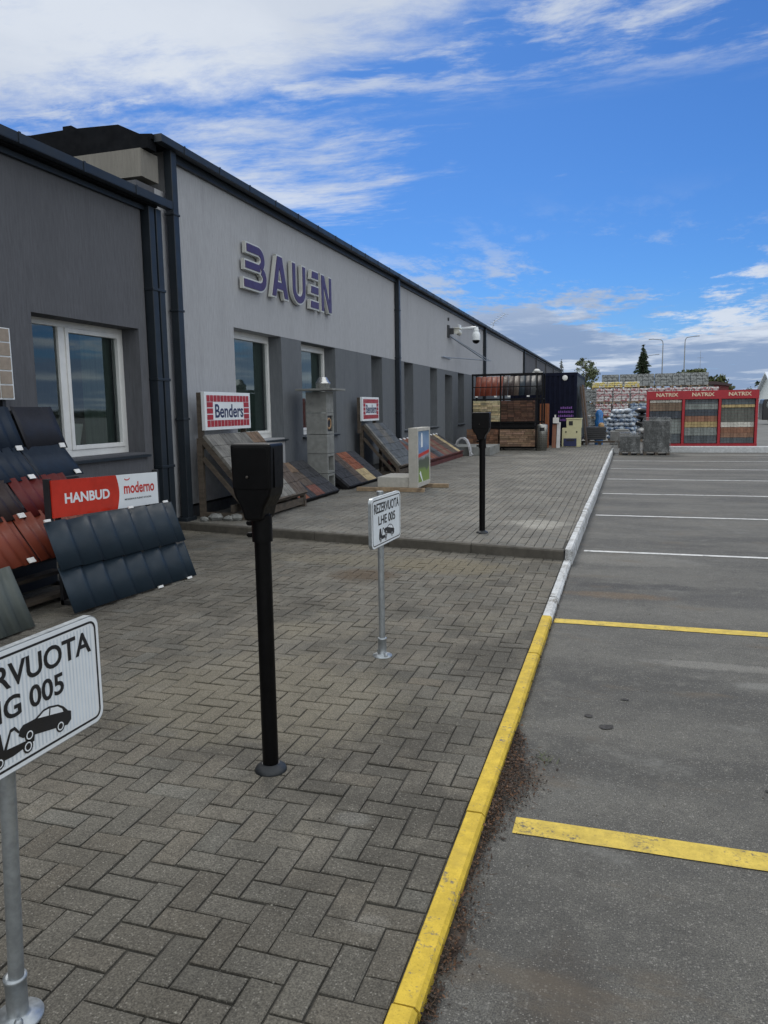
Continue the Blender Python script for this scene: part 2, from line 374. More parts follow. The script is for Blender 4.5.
M_wline = mat_paint('white_line_paint', (.66, .67, .66), (.12, .12, .115), .50, .66, dirt=(.40, .40, .39))
M_light = mat_stucco('light_stucco', (.385, .396, .415), .12)
M_dark = mat_stucco('dark_stucco', (.140, .152, .165), .12)
M_dark2 = mat_stucco('charcoal_stucco', (.112, .116, .128), .14)
M_beige = mat_stucco('beige_stucco', (.225, .215, .19), .12)
M_metal = mat('anthracite_metal', (.014, .020, .027), .45, .10, 3, .1, 20, spec=.4)
M_roofm = mat('roof_sheet', (.008, .009, .011), .85, .15, 4, spec=.08)
M_plinth = mat('plinth', (.05, .053, .058), .85, .15, 10, .4, 60)
M_pvc = mat('white_pvc', (.72, .73, .72), .35, .05, 6)
M_glass = mat_glass()
M_curt = mat('green_blind', (.12, .17, .15), .85, .15, 10, stretch=(6, 6, .2))
M_room = mat('room_wall', (.20, .21, .21), .9, .1, 3)
M_galv = mat('galvanised_steel', (.34, .37, .39), .42, .15, 30, .1, 60, metal=.7)
M_black = mat('black_powder_coat', (.0022, .0022, .0026), .40, .3, 20, .1, 200, spec=.14)
M_white = mat('sign_white', (.74, .78, .80), .4, .03, 4)
M_ink = mat('sign_black', (.012, .012, .014), .45, .2, 10)
M_red = mat('sign_red', (.50, .022, .012), .35, .08, 4)
M_brickred = mat('tile_red_print', (.36, .018, .028), .4, .15, 20)
M_navy = mat('navy_print', (.015, .022, .085), .4, .1, 10)
M_purple = mat('purple_acrylic', (.048, .020, .082), .4, .06, 5)
M_letside = mat('letter_return', (.52, .53, .50), .4, .06, 5)
M_wood = mat('weathered_timber', (.085, .068, .052), .85, .25, 6, .6, 40, stretch=(1, 1, 5), col2=(.045, .038, .03), c2scale=4)
M_wood2 = mat('pale_timber', (.30, .22, .14), .85, .25, 8, .5, 40, col2=(.17, .125, .085), c2scale=5)
M_conc = mat('light_concrete', (.34, .345, .33), .9, .12, 9, .5, 70, col2=(.24, .245, .235), c2scale=3)
M_conc2 = mat('grey_blocks', (.215, .222, .212), .92, .15, 12, .6, 60, col2=(.13, .135, .13), c2scale=3)
M_soil = mat('dark_soil', (.040, .030, .022), .95, .4, 30, .8, 80)
M_steel = mat('brushed_steel', (.55, .55, .53), .28, .12, 30, metal=1)
M_tag = mat('white_tag', (.72, .72, .70), .5, .05, 10)

# ------------------------------------------------------------------ ground, asphalt, paving
g = MB(); g.add([(-600, -300, -.012), (700, -300, -.012), (700, 900, -.012), (-600, 900, -.012)], [(0, 1, 2, 3)])
M_yard = mat('yard_ground', (.12, .12, .112), .95, .15, .7, .3, 30, col2=(.16, .155, .14), c2scale=.05)
struct('ground', g, M_yard)
g = MB(); g.add([(-.6, -12, 0), (60, -12, 0), (60, 27.6, 0), (-.6, 27.6, 0)], [(0, 1, 2, 3)])
struct('parking_asphalt', g, ASPH)

KX0, KX1 = -.540, -.468           # kerb top, left and right edge
def stepY(x): return 7.76 + (-.51-x)*(8.66-7.76)/(5.41-.51)
PZ, TZ = .05, .15
g = MB(); g.add([(-7, -4, PZ-.008), (KX0, -4, PZ-.008), (KX0, 9.2, PZ-.008), (-7, 9.2, PZ-.008)], [(0, 1, 2, 3)])
struct('paving_bed', g, M_joint)
g = MB(); q0, q1 = stepY(-.5)+.06, stepY(-5.9)+.06
g.add([(-5.9, q1, TZ-.008), (-.52, q0, TZ-.008), (-.36, 27.5, TZ-.008), (-.36, 30, TZ-.008), (-5.9, 30, TZ-.008)], [(0, 1, 2, 3, 4)])
struct('terrace_bed', g, M_joint)

def brick(mb, x0, x1, y0, y1, z, rnd):
    gp = .0022+random.random()*.0024; bv = .0055; z = z+random.uniform(-.0018, .0018)
    x0 += gp; x1 -= gp; y0 += gp; y1 -= gp
    if x1-x0 < .02 or y1-y0 < .02: return
    tx, ty = random.uniform(-.0016, .0016), random.uniform(-.0016, .0016)
    jt = lambda: random.uniform(-.0012, .0012)
    x0 += jt(); x1 += jt(); y0 += jt(); y1 += jt()
    a = [(x0, y0), (x1, y0), (x1, y1), (x0, y1)]; c = [(x0+bv, y0+bv), (x1-bv, y0+bv), (x1-bv, y1-bv), (x0+bv, y1-bv)]
    sg = [(-1, -1), (1, -1), (1, 1), (-1, 1)]
    vs = [(p[0], p[1], z-.011) for p in a] + [(p[0], p[1], z-.003+s[0]*tx+s[1]*ty) for p, s in zip(a, sg)] + [(p[0], p[1], z+s[0]*tx+s[1]*ty) for p, s in zip(c, sg)]
    fs = [(8, 9, 10, 11)]
    for i in range(4):
        j = (i+1) % 4; fs += [(4+i, 4+j, 8+j, 8+i), (i, j, 4+j, 4+i)]
    t = random.gauss(1, rnd); w = random.gauss(0, .015)
    mb.tint = (t*(1+w), t, t*(1-w)); mb.add(vs, fs)
mb = MB(); S = .1
xa, ya = KX0-.004, -.6
for i in range(-54, 1):
    for j in range(0, 100):
        x, y = xa+i*S, ya+j*S; s_ = (i-j) % 4
        if s_ == 0: r = (x, x+2*S, y, y+S)
        elif s_ == 3: r = (x, x+S, y, y+2*S)
        else: continue
        lim = stepY((r[0]+r[1])/2)+.05
        r = (max(r[0], -5.9), min(r[1], xa), r[2], min(r[3], lim))
        if r[1]-r[0] < .025 or r[3]-r[2] < .025: continue
        brick(mb, *r, PZ, .075)
for j in range(0, 100):   # cut blocks along the kerb
    pass
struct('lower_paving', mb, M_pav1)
mb = MB()
def kx(y): return -.535 + (y-7.8)*(.165/17.4)
for i in range(0, 56):
    x1 = -.36-i*S; x0 = x1-S
    y = 7.7+(i % 2)*.1
    while y < 29.6:
        yy0, yy1 = max(y, stepY((x0+x1)/2)+.10), y+.2
        xx1 = min(x1, kx(y+.1)+.0)
        if yy1-yy0 > .03 and xx1-x0 > .03: brick(mb, x0, xx1, yy0, yy1, TZ, .04)
        y += .2
struct('terrace_paving', mb, M_pav2)

# near kerb: yellow then worn white; stones one metre long
def stone(mb, x0, x1, y0, y1, z0, z1, bv=.012):
    prof = [(x0, z0), (x1, z0), (x1, z1-bv), (x1-bv, z1), (x0+.003, z1), (x0, z1-.004)]
    n = len(prof); j0 = [random.uniform(-.002, .002) for _ in range(2)]
    vs = [(p[0]+j0[0], y0, p[1]) for p in prof] + [(p[0]+j0[1], y1, p[1]) for p in prof]
    mb.add(vs, [tuple(range(n)), tuple(range(2*n-1, n-1, -1))] + [(i, n+i, n+(i+1) % n, (i+1) % n) for i in range(n)])
mb = MB(); y = -1.28; ycut = 5.62
while y < ycut-.02:
    stone(mb, KX0, KX1, y+.003, min(y+.995, ycut), -.1, PZ+.004+random.uniform(-.002, .002)); y += 1.0
struct('yellow_kerb', mb, M_ykerb)
mb = MB()
for a, c in ((5.625, 6.20), (6.235, 7.05), (7.055, 7.80)):
    stone(mb, KX0+.004, KX1+.004, a, c, -.1, PZ+.002+random.uniform(-.003, .002), .02)
struct('white_kerb', mb, M_wkerb)
mb = MB(); y = 7.83
while y < 27.4:
    y2 = min(y+.99, 27.5); x0a, x0b = kx(y)+.002, kx(y2)+.002; z = TZ+.006+random.uniform(-.002, .002)
    j_ = random.uniform(-.004, .004)
    pa = [(x0a, -.1), (x0a+.078, -.1), (x0a+.076, z-.03), (x0a+.062, z), (x0a+.004, z)]
    n = 5
    vs = [(p[0]+j_, y, p[1]) for p in pa]+[(p[0]+x0b-x0a+j_, y2-.006, p[1]) for p in pa]
    mb.add(vs, [tuple(range(n)), tuple(range(2*n-1, n-1, -1))] + [(i, n+i, n+(i+1) % n, (i+1) % n) for i in range(n)]); y = y2+.003
struct('raised_kerb', mb, M_wkerb)
# step kerb across the pavement
mb = MB(); x = -.54
while x > -5.9:
    x2 = x-.99
    ya_, yb_ = stepY(x), stepY(x2); o_ = random.uniform(-.003, .003)
    prof = [(0+o_, -.05), (0+o_, TZ-.012), (.012+o_, TZ+.003), (.085, TZ+.003), (.085, -.05)]
    vs = [(x-.003, ya_+p[0], p[1]) for p in prof]+[(x2+.003, yb_+p[0], p[1]) for p in prof]; n = 5
    mb.add(vs, [tuple(range(n-1, -1, -1)), tuple(range(n, 2*n))] + [(i, (i+1) % n, n+(i+1) % n, n+i) for i in range(n)])
    x = x2
struct('step_kerb', mb, M_kerbc)
# bay lines
LY = 2.758
for k in range(9):
    yy = LY+2.926*k; wd = .058 if k < 2 else .04
    x0 = -.36 if k == 0 else (-.455 if k == 1 else kx(yy)+.15)
    mb = MB(); N = 60; L = 5.4
    vs = []
    for i in range(N+1):
        xx = x0+L*i/N; e = mnoise.noise(Vector((xx*6, yy, 0)))*.004
        vs += [(xx, yy-wd+e, .004), (xx, yy+wd+e*.5, .004)]
    mb.add(vs, [(2*i, 2*i+2, 2*i+3, 2*i+1) for i in range(N)])
    struct('bay_line', mb, M_yline if k < 2 else M_wline)
# dark drips on the asphalt
M_oil = mat('oil_stain', (.030, .029, .028), .9, .3, 30, .3, 100)
for (cx, cy_, rx, ry) in ((-.04, 3.79, .038, .030), (-.13, 3.91, .020, .022), (.05, 4.19, .022, .013), (.62, 3.3, .014, .012)):
    mb = MB(); pts = []
    for i in range(18):
        q = 2*math.pi*i/18; rr = 1+.35*mnoise.noise(Vector((math.cos(q)*1.3+cx*9, math.sin(q)*1.3, cy_)))
        pts.append((cx+rx*rr*math.cos(q), cy_+ry*rr*math.sin(q), .0045))
    mb.add(pts, [tuple(range(18))]); struct('oil_stain', mb, M_oil)

# ------------------------------------------------------------------ buildings
WX = -5.66
def wall_panels(mb, X, th, y0, y1, z0, z1, openings):
    """wall between y0..y1 with rectangular openings [(ya,yb,za,zb)] sorted by y"""
    y = y0
    for (a, c, za, zb) in openings:
        if a > y: mb.box(X-th, X, y, a, z0, z1)
        if za > z0: mb.box(X-th, X, a, c, z0, za)
        if zb < z1: mb.box(X-th, X, a, c, zb, z1)
        y = c
    if y < y1: mb.box(X-th, X, y, y1, z0, z1)
def window(root, X, a, c, za, zb, rec, mull=(), blinds=True, sill=True):
    fx = X-rec
    mb = MB(); f = .07
    mb.box(fx-.06, fx, a, a+f, za, zb); mb.box(fx-.06, fx, c-f, c, za, zb)
    mb.box(fx-.06, fx, a+f, c-f, za, za+f+.01); mb.box(fx-.06, fx, a+f, c-f, zb-f, zb)
    for m_ in mull: mb.box(fx-.06, fx+.002, m_-.05, m_+.05, za+f+.01, zb-f)
    # casement frame, a little proud, on the last light
    s0 = (mull[-1]+.05 if mull else a+f); g_ = .05
    mb.box(fx-.05, fx+.016, s0, s0+g_, za+f+.01, zb-f); mb.box(fx-.05, fx+.016, c-f-g_, c-f, za+f+.01, zb-f)
    mb.box(fx-.05, fx+.016, s0+g_, c-f-g_, za+f+.01, za+f+.01+g_); mb.box(fx-.05, fx+.016, s0+g_, c-f-g_, zb-f-g_, zb-f)
    w = part('window', mb, M_pvc, root, .004)
    p = MB(); ed = [a+f]+[q for m_ in mull for q in (m_-.05, m_+.05)]+[c-f]
    for i in range(0, len(ed), 2): p.add([(fx-.03, ed[i], za+f), (fx-.03, ed[i+1], za+f), (fx-.03, ed[i+1], zb-f), (fx-.03, ed[i], zb-f)], [(0, 1, 2, 3)])
    part('pane', p, M_glass, w)
    if sill:
        s_ = MB(); s_.add([(fx, a-.04, za-.002), (X+.06, a-.04, za-.03), (X+.06, c+.04, za-.03), (fx, c+.04, za-.002),
                           (fx, a-.04, za-.02), (X+.06, a-.04, za-.055), (X+.06, c+.04, za-.055), (fx, c+.04, za-.02)],
                          [(0, 1, 2, 3), (7, 6, 5, 4), (1, 5, 6, 2), (0, 4, 5, 1), (2, 6, 7, 3), (3, 7, 4, 0)])
        part('sill', s_, M_metal, w)
    if blinds:
        bl = MB(); y = a-.10 + (c-a)*(.72 if blinds == 'half' else .0); i = 0
        while y < c+.30:
            bl.obox((fx-.13, y+.05, (za+zb)/2), ((.35, 1, 0), (1, -.35, 0), (0, 0, 1)), (.055, .002, (zb-za)/2-.05)); y += .10
        part('blind', bl, M_curt, w)
    return w

# --- left wing (charcoal)
A = thing('office_wing', 'charcoal rendered wing with low eaves at the far left behind the metal roof sheets', 'building', (WX, 4, 0))
AY1 = 8.26
opA = [(-1.9, -.1, 1.12, 2.6), (2.4, 4.2, 1.12, 2.6), (6.33, 8.1, 1.12, 2.62)]
mb = MB(); wall_panels(mb, WX, .4, -6, AY1, .3, 4.08, opA); mb.box(WX-8, WX-.4, AY1-.4, AY1, .0, 4.08)
part('wall', mb, M_dark2, A)
mb = MB(); mb.box(WX-.36, WX-.02, -6, AY1-.02, 0, .3); part('plinth', mb, M_plinth, A)
for q in opA: window(A, WX, *q, .24, mull=((q[0]+q[1])/2-.19,), blinds='half')
mb = MB(); mb.box(WX-3.2, WX-3.0, -6, AY1-.4, 0, 4.05); mb.box(WX-3, WX-.4, -6, AY1-.4, .2, .25); mb.box(WX-3, WX-.4, -6, AY1-.4, 3.6, 4.05)
part('room_wall', mb, M_room, A)
mb = MB(); mb.add([(WX+.12, -6.2, 4.16), (WX+.12, AY1+.2, 4.16), (WX-7, AY1+.2, 4.9), (WX-7, -6.2, 4.9), (WX+.12, -6.2, 4.10), (WX+.12, AY1+.2, 4.10), (WX-7, AY1+.2, 4.78), (WX-7, -6.2, 4.78)],
   [(0, 1, 2, 3), (7, 6, 5, 4), (0, 4, 5, 1), (1, 5, 6, 2), (3, 7, 4, 0), (2, 6, 7, 3)])
part('roof', mb, M_roofm, A)
mb = MB(); gy0, gy1 = -6.2, 8.66
mb.box(WX+.0, WX+.045, gy0, gy1-.3, 4.045, 4.10)
for xx in (WX+.124, WX+.216): mb.box(xx-.006, xx, gy0, gy1, 4.125, 4.215)
mb.box(WX+.124, WX+.216, gy0, gy1, 4.12, 4.128); mb.box(WX+.118, WX+.22, gy1, gy1+.008, 4.12, 4.215)
y = gy0+.6
while y < gy1: mb.box(WX+.216, WX+.223, y, y+.03, 4.115, 4.222); y += .9
part('gutter', mb, M_metal, A)
mb = MB()
for yy in (8.30, 8.45):
    mb.box(WX-.02, WX+.10, yy, yy+.115, .12, 4.10)
for zz in (.9, 2.0, 3.1): mb.box(WX-.04, WX+.112, 8.29, 8.575, zz, zz+.035)
part('downpipe', mb, M_metal, A, .006)
# objects seen through the glass belong to the room
mb = MB(); mb.lathe((WX-.50, 7.38, 1.2), [(.09, 0), (.14, .27), (.14, .29), (.12, .29)], 20)
single('plant_pot', mb, M_pvc, 'white flower pot standing inside the charcoal wing window', 'pot', (WX-.50, 7.38, 1.2))

# --- main hall (light grey above, blue-grey band below)
B = thing('shop_hall', 'long light grey rendered hall with blue grey lower band and dark sloping gutter line', 'building', (WX, 30, 0))
BY0, BY1, SPL = 8.92, 45.4, 12.20
ops = [(10.50, 12.20, 1.14, 2.87), (13.03, 14.76, 1.14, 2.86), (17.10, 17.95, .95, 2.86), (19.92, 20.84, 1.05, 2.86), (22.81, 23.73, 1.05, 2.85),
       (24.85, 26.0, .15, 2.72), (26.95, 28.03, 1.05, 2.85)]
mb = MB(); wall_panels(mb, WX, .45, BY0, SPL, .34, 2.87, ops[:1]); mb.box(WX-.45, WX, BY0, BY1, 2.87, 4.92)
part('wall', mb, M_light, B)
mb = MB(); mb.box(WX-.30, WX-.03, 8.265, 8.64, 0, 4.4); part('return_wall', mb, M_dark2, B)
mb = MB(); mb.box(WX-.30, WX-.03, 8.641, BY0-.001, 0, 4.4); part('return_wall', mb, M_light, B)
mb = MB(); mb.box(WX-.262, WX+.002, 12.17, 12.199, 1.14, 2.868)
wall_panels(mb, WX, .45, SPL+.001, BY1, .30, 2.868, ops[1:]); part('wall_band', mb, M_dark, B, label='blue grey painted lower band between the windows')
mb = MB(); mb.box(WX-.4, WX-.03, BY0+.01, BY1, 0, .3); part('plinth', mb, M_plinth, B)
for q in ops[:2]: window(B, WX, *q, .24, mull=(), blinds=True)
for q in (ops[2], ops[3], ops[4], ops[6]): window(B, WX, *q, .30, blinds=True)
mb = MB(); q = ops[5]; mb.box(WX-.32, WX-.27, q[0], q[1], .15, 2.72); dr = part('door', mb, mat('door_panel', (.05, .055, .06), .4), B)
mb = MB(); mb.tube((WX-.23, q[0]+.12, .95), (WX-.23, q[0]+.12, 1.35), .014); part('handle', mb, M_steel, dr)
mb = MB(); mb.box(WX-3.4, WX-3.2, BY0, BY1, 0, 4.5); mb.box(WX-3.2, WX-.45, BY0, BY1, 3.2, 3.3); mb.box(WX-3.2, WX-.45, BY0, BY1, .16, .2)
part('room_wall', mb, M_room, B)
mb = MB(); mb.box(WX-.45, WX-.0, BY1+.001, 74, .3, 4.92)
for yy in (45.45, 52, 58.5, 65): mb.box(WX+.001, WX+.10, yy, yy+.22, .3, 4.9)
part('wall_cladding', mb, M_dark2, B, label='charcoal clad far end of the hall wall')
# roof: low slope rising away; boxed eave at the near gable end
mb = MB(); ex = WX+.10
mb.add([(ex, 8.45, 4.97), (ex, 74.2, 4.97), (WX-9, 74.2, 5.9), (WX-9, 8.45, 5.9), (ex, 8.45, 4.91), (ex, 74.2, 4.91), (WX-9, 74.2, 5.84), (WX-9, 8.45, 5.84)],
   [(0, 1, 2, 3), (7, 6, 5, 4), (0, 4, 5, 1), (1, 5, 6, 2), (3, 7, 4, 0), (2, 6, 7, 3)])
part('roof', mb, M_roofm, B)
mb = MB()   # dark fascia hood folded over the gable end
P_ = [(-5.60, 8.42, 4.93), (-5.64, 8.05, 5.06), (-6.3, 8.0, 5.10), (-7.0, 8.0, 5.12), (-9.5, 8.0, 5.35)]
Q_ = [(-5.60, 8.42, 4.80), (-5.75, 8.42, 4.80), (-6.3, 8.42, 4.83), (-7.0, 8.42, 4.87), (-9.5, 8.42, 5.0)]
mb.prism(((0, 8.40, 0), (-1, 0, 0), (0, 0, 1)), [(5.58, 4.79), (9.6, 4.80), (9.6, 5.10), (6.7, 5.13), (5.98, 5.10), (5.58, 4.91)], -.02, .16)
mb.box(-6.85, -6.72, 8.45, 8.75, 5.10, 5.20)
part('gable_fascia', mb, M_roofm, B)
mb = MB(); mb.box(WX-8, WX-.0, 8.34, 8.70, 4.46, 4.785)
mb.box(WX-8, WX-.46, 8.5, 8.9, 0.0, 4.45)
part('boxed_eave', mb, M_beige, B, label='beige rendered boxed eave under the dark gable roof')
mb = MB(); gy0, gy1 = 8.50, 74.2
for xx in (WX+.104, WX+.205): mb.box(xx-.006, xx, gy0, gy1, 4.89, 4.975)
mb.box(WX+.10, WX+.205, gy0, gy1, 4.885, 4.893); mb.box(WX+.096, WX+.209, gy0-.008, gy0, 4.885, 4.975)
mb.box(WX+.003, WX+.06, gy0+.4, gy1, 4.80, 4.90)
y = gy0+.5
while y < gy1: mb.box(WX+.205, WX+.212, y, y+.03, 4.88, 4.982); y += .9
part('gutter', mb, M_metal, B)
for yy, z0 in ((8.80, .12), (19.05, .15), (32.0, .15), (45.3, .15)):
    mb = MB(); mb.box(WX+.02, WX+.13, yy, yy+.125, z0, 4.90)
    for zz in (1.5, 2.9, 4.1): mb.box(WX+.002, WX+.14, yy-.015, yy+.14, zz, zz+.03)
    if yy < 9: mb.box(WX-.05, WX+.14, yy-.06, yy+.19, .08, .2)
    part('downpipe', mb, M_metal, B, .006)
# --- lettering on the hall
def roundrect(w, h, r, n=5):
    pts = []
    for cx, cy_, a0 in ((w-r, r, -90), (w-r, h-r, 0), (r, h-r, 90), (r, r, 180)):
        for i in range(n+1):
            q = R_(a0+90*i/n); pts.append((cx+r*math.cos(q), cy_+r*math.sin(q)))
    return pts
SG = thing('shop_lettering', 'purple raised capital letters BAUEN with pale edges high on the light grey wall', 'sign', (WX, 12.7, 3.8))
LH = .66; fo = (WX, 10.72, 3.50)
def letter(outlines, x0, name='letter'):
    """outlines: list of stroke polygons (already final outline), plus a grown pale tray behind"""
    mb = MB(); fr = (Vector(fo)+Vector((0, x0, 0)), (0, 1, 0), (0, 0, 1))
    for i, (pts, tray) in enumerate(outlines):
        mb.mat = 1; mb.prism(fr, tray, .03, .090+.0004*i)
        mb.mat = 0; mb.prism(fr, pts, .090, .100+.0004*i)
    part(name, mb, [M_purple, M_letside], SG)
def off(pts, d):
    """offset a simple polygon outward by d"""
    k = len(pts); ar = sum(pts[i][0]*pts[(i+1) % k][1]-pts[(i+1) % k][0]*pts[i][1] for i in range(k)); sg = 1 if ar > 0 else -1
    out = []
    for i in range(k):
        a = Vector(pts[i-1]); p_ = Vector(pts[i]); c = Vector(pts[(i+1) % k]); e1 = (p_-a).normalized(); e2 = (c-p_).normalized()
        n1 = Vector((e1.y, -e1.x))*sg; n2 = Vector((e2.y, -e2.x))*sg; bi = (n1+n2)
        if bi.length < 1e-4: bi = n1
        bi.normalize(); s_ = min(1/max(.35, bi.dot(n1)), 2.2); out.append(tuple(p_+bi*d*s_))
    return out
G = .027
def stroke(pts): return (pts, off(pts, G))
def stroke_path(path, w):
    L_, R__ = [], []
    for i, p_ in enumerate(path):
        p_ = Vector(p_); d = (Vector(path[min(i+1, len(path)-1)])-Vector(path[max(i-1, 0)])).normalized(); n_ = Vector((-d.y, d.x))
        L_.append(tuple(p_+n_*w/2)); R__.append(tuple(p_-n_*w/2))
    return L_+R__[::-1]
sw = .118
def arc(cx, cy_, rx, ry, a0, a1, n=10): return [(cx+rx*math.cos(R_(a0+(a1-a0)*i/n)), cy_+ry*math.sin(R_(a0+(a1-a0)*i/n))) for i in range(n+1)]
# B : three bars whose right ends swing round
top = [(.12, LH-sw/2)]+arc(.50, LH-sw/2-.125, .16, .125, 90, -62)
bot = [(.0, sw/2)]+arc(.52, sw/2+.135, .19, .135, -90, 62)
mid = [(.06, LH/2+.012), (.56, LH/2+.012)]
letter([stroke(stroke_path(top, sw)), stroke(stroke_path(mid, sw*.9)), stroke(stroke_path(bot, sw))], 0)
# A
letter([stroke([(0, 0), (.14, 0), (.345, LH), (.22, LH)]), stroke([(.62, 0), (.48, 0), (.22, LH), (.40, LH)]), stroke([(.16, .13), (.48, .13), (.45, .24), (.19, .24)])], .98)
# U
letter([stroke(stroke_path([(.065, LH), (.065, .25)]+arc(.285, .25, .22, .19, 180, 360, 14)+[(.505, LH)], sw))], 1.80)
# E : three bars
letter([stroke([(.07, LH-sw), (.38, LH-sw), (.38, LH), (.10, LH)]), stroke([(.03, .265), (.38, .265), (.38, .39), (.055, .39)]), stroke([(0, 0), (.38, 0), (.38, sw), (.02, sw)])], 2.60)
# N
letter([stroke([(0, 0), (.11, 0), (.11, LH), (0, LH)]), stroke([(.40, 0), (.51, 0), (.51, LH), (.40, LH)]), stroke([(0, LH), (.13, LH), (.51, 0), (.38, 0)])], 3.14)

# ------------------------------------------------------------------ reserved-bay signs
def pickup_tow(mb, fr, sc, d):
    """tow truck lifting a car, as flat marks"""
    def pr(pts): mb.prism(fr, [(p[0]*sc, p[1]*sc) for p in pts], .0, d)
    # car, tilted
    T = lambda p: (p[0]*math.cos(-.2)-p[1]*math.sin(-.2)+.28, p[0]*math.sin(-.2)+p[1]*math.cos(-.2)+.108)
    body = [(0, .05), (.01, .10), (.04, .13), (.17, .155), (.26, .215), (.32, .23), (.43, .228), (.50, .20), (.56, .155), (.60, .145), (.61, .07), (.57, .03), (.05, .025)]
    pr([T(p) for p in body])
    # truck
    pr([(.0, .03), (.0, .13), (.03, .25), (.11, .25), (.13, .10), (.36, .085), (.46, .10), (.45, .05), (.22, .02)])
    pr([(.13, .10), (.16, .10), (.215, .22), (.25, .225), (.29, .18), (.305, .19), (.26, .25), (.21, .245)])
    mb2 = MB()
    for (x, y, r) in ((.08, .02, .05), (.38, .03, .055)): mb.prism(fr, [((x+r*math.cos(q*.45))*sc, (y+r*math.sin(q*.45))*sc) for q in range(14)], 0, d*1.2)
    for p in ((.12, .035), (.48, .035)):
        x, y = T(p); mb.prism(fr, [((x+.052*math.cos(q*.45))*sc, (y+.052*math.sin(q*.45))*sc) for q in range(14)], 0, d*1.2)
    return [((.08, .02), .05), ((.38, .03), .055), (T((.12, .035)), .052), (T((.48, .035)), .052)], T
def park_sign(py, base_z, px, code, label, zt=1.085, ang=0.0, tilt=0.0, offy=0.0, w=.56, capz=.02):
    rt = thing('parking_sign', label, 'sign', (px, py, base_z), 'reserved bay signs on steel posts')
    h = .305; z0 = zt-h
    mb = MB(); tx = tilt
    mb.tube((px, py, base_z+.02), (px+tx, py, zt+capz-.008), .0195, n=20); mb.tube((px+tx, py, zt+capz-.010), (px+tx, py, zt+capz), .0205, n=20)
    part('post', mb, M_galv, rt)
    mb = MB(); mb.lathe((px, py, base_z), [(.062, 0), (.062, .008), (.032, .012), (.0265, .02), (.0265, .11), (.029, .112), (.029, .12), (.022, .122)], 24)
    mb.lathe((px+.035, py-.035, base_z+.008), [(.011, 0), (.011, .02), (.006, .026)], 8); mb.lathe((px-.035, py+.035, base_z+.008), [(.011, 0), (.011, .02), (.006, .026)], 8)
    part('foot', mb, M_galv, rt)
    ca, sa = math.cos(ang), math.sin(ang); uu = Vector((sa, ca, 0)); vv = Vector((0, 0, 1))
    nn = uu.cross(vv)
    o = Vector((px+tx, py, z0)) - uu*(w/2-offy) + nn*.030
    fr = (o, uu, vv)
    mb = MB(); mb.mat = 1; mb.prism(fr, roundrect(w, h, .034, 6), -.008, .012)
    mb.mat = 0; mb.prism((o+uu*.003+vv*.003, uu, vv), roundrect(w-.006, h-.006, .032, 6), .012, .0135)
    # fine pale ribs under the sheeting
    mb.mat = 2; x = .024
    while x < w-.03: mb.prism((o+uu*x+vv*.026, uu, vv), [(0, 0), (.005, 0), (.005, h-.052), (0, h-.052)], .0135, .0139); x += .0125
    pl = part('sign_plate', mb, [M_white, M_galv, mat('sheeting_rib', (.60, .66, .71), .4)], rt)
    mb = MB()
    outer = roundrect(w-.028, h-.028, .024, 6); inner = [(p[0]+.006, p[1]+.006) for p in roundrect(w-.040, h-.040, .019, 6)]
    k = len(outer); oo = o+uu*.014+vv*.014+nn*.0146
    vs = [oo+uu*p[0]+vv*p[1] for p in outer]+[oo+uu*p[0]+vv*p[1] for p in inner]
    mb.add(vs, [(i, (i+1) % k, k+(i+1) % k, k+i) for i in range(k)])
    mb.text('REZERVUOTA', (o+uu*.040+vv*.208, uu, vv), w-.078, .060, .0008, .018, .0142)
    mb.text(code, (o+uu*(w/2-.15)+vv*.133, uu, vv), .30, .056, .0008, .018, .0142)
    wh, T = pickup_tow(mb, (o+uu*(w-.40)+vv*.035+nn*.0142, uu, vv), .30, .0008)
    part('lettering', mb, M_ink, pl)
    fr2 = (o+uu*(w-.40)+vv*.035+nn*.0142, uu, vv); s_ = .30
    for (c, r) in wh:
        for rr, d in ((r*.72, .0012),):
            pts = [((c[0]+rr*math.cos(q*.52))*s_, (c[1]+rr*math.sin(q*.52))*s_) for q in range(12)]
            pin = [((c[0]+rr*.72*math.cos(q*.52))*s_, (c[1]+rr*.72*math.sin(q*.52))*s_) for q in range(12)]
            f0 = fr2[0]+nn*.00115
            vs = [f0+uu*p[0]+vv*p[1] for p in pts]+[f0+uu*p[0]+vv*p[1] for p in pin]
            mb = MB(); mb.add(vs, [(i, (i+1) % 12, 12+(i+1) % 12, 12+i) for i in range(12)]); part('wheel_mark', mb, M_white, pl)
    for win in ([(.20, .155), (.265, .20), (.325, .213), (.325, .155)], [(.34, .155), (.34, .213), (.425, .212), (.48, .185), (.50, .155)]):
        mb = MB(); mb.prism(fr2, [(T(p)[0]*s_, T(p)[1]*s_) for p in win], .0008, .0012); part('window_mark', mb, M_white, pl)
    for zz in (z0+.07, z0+h-.07):
        mb = MB(); mb.tube((px+tx, py, zz-.012), (px+tx, py, zz+.012), .027, n=18); mb.obox(Vector((px+tx, py, zz))+nn*.024, (nn, uu, vv), (.007, .035, .012))
        part('clamp', mb, M_galv, rt)
    return rt
park_sign(1.40, PZ, -1.46, 'LHG 005', 'nearest white reserved bay sign REZERVUOTA, cut off at the lower left edge of the photo', 1.06, .0, .045, .0, w=.60, capz=-.03)
park_sign(4.42, PZ, -1.42, 'LHE 005', 'small white REZERVUOTA LHE 005 sign on a thin post, between the two black posts', 1.085, .05, w=.52)

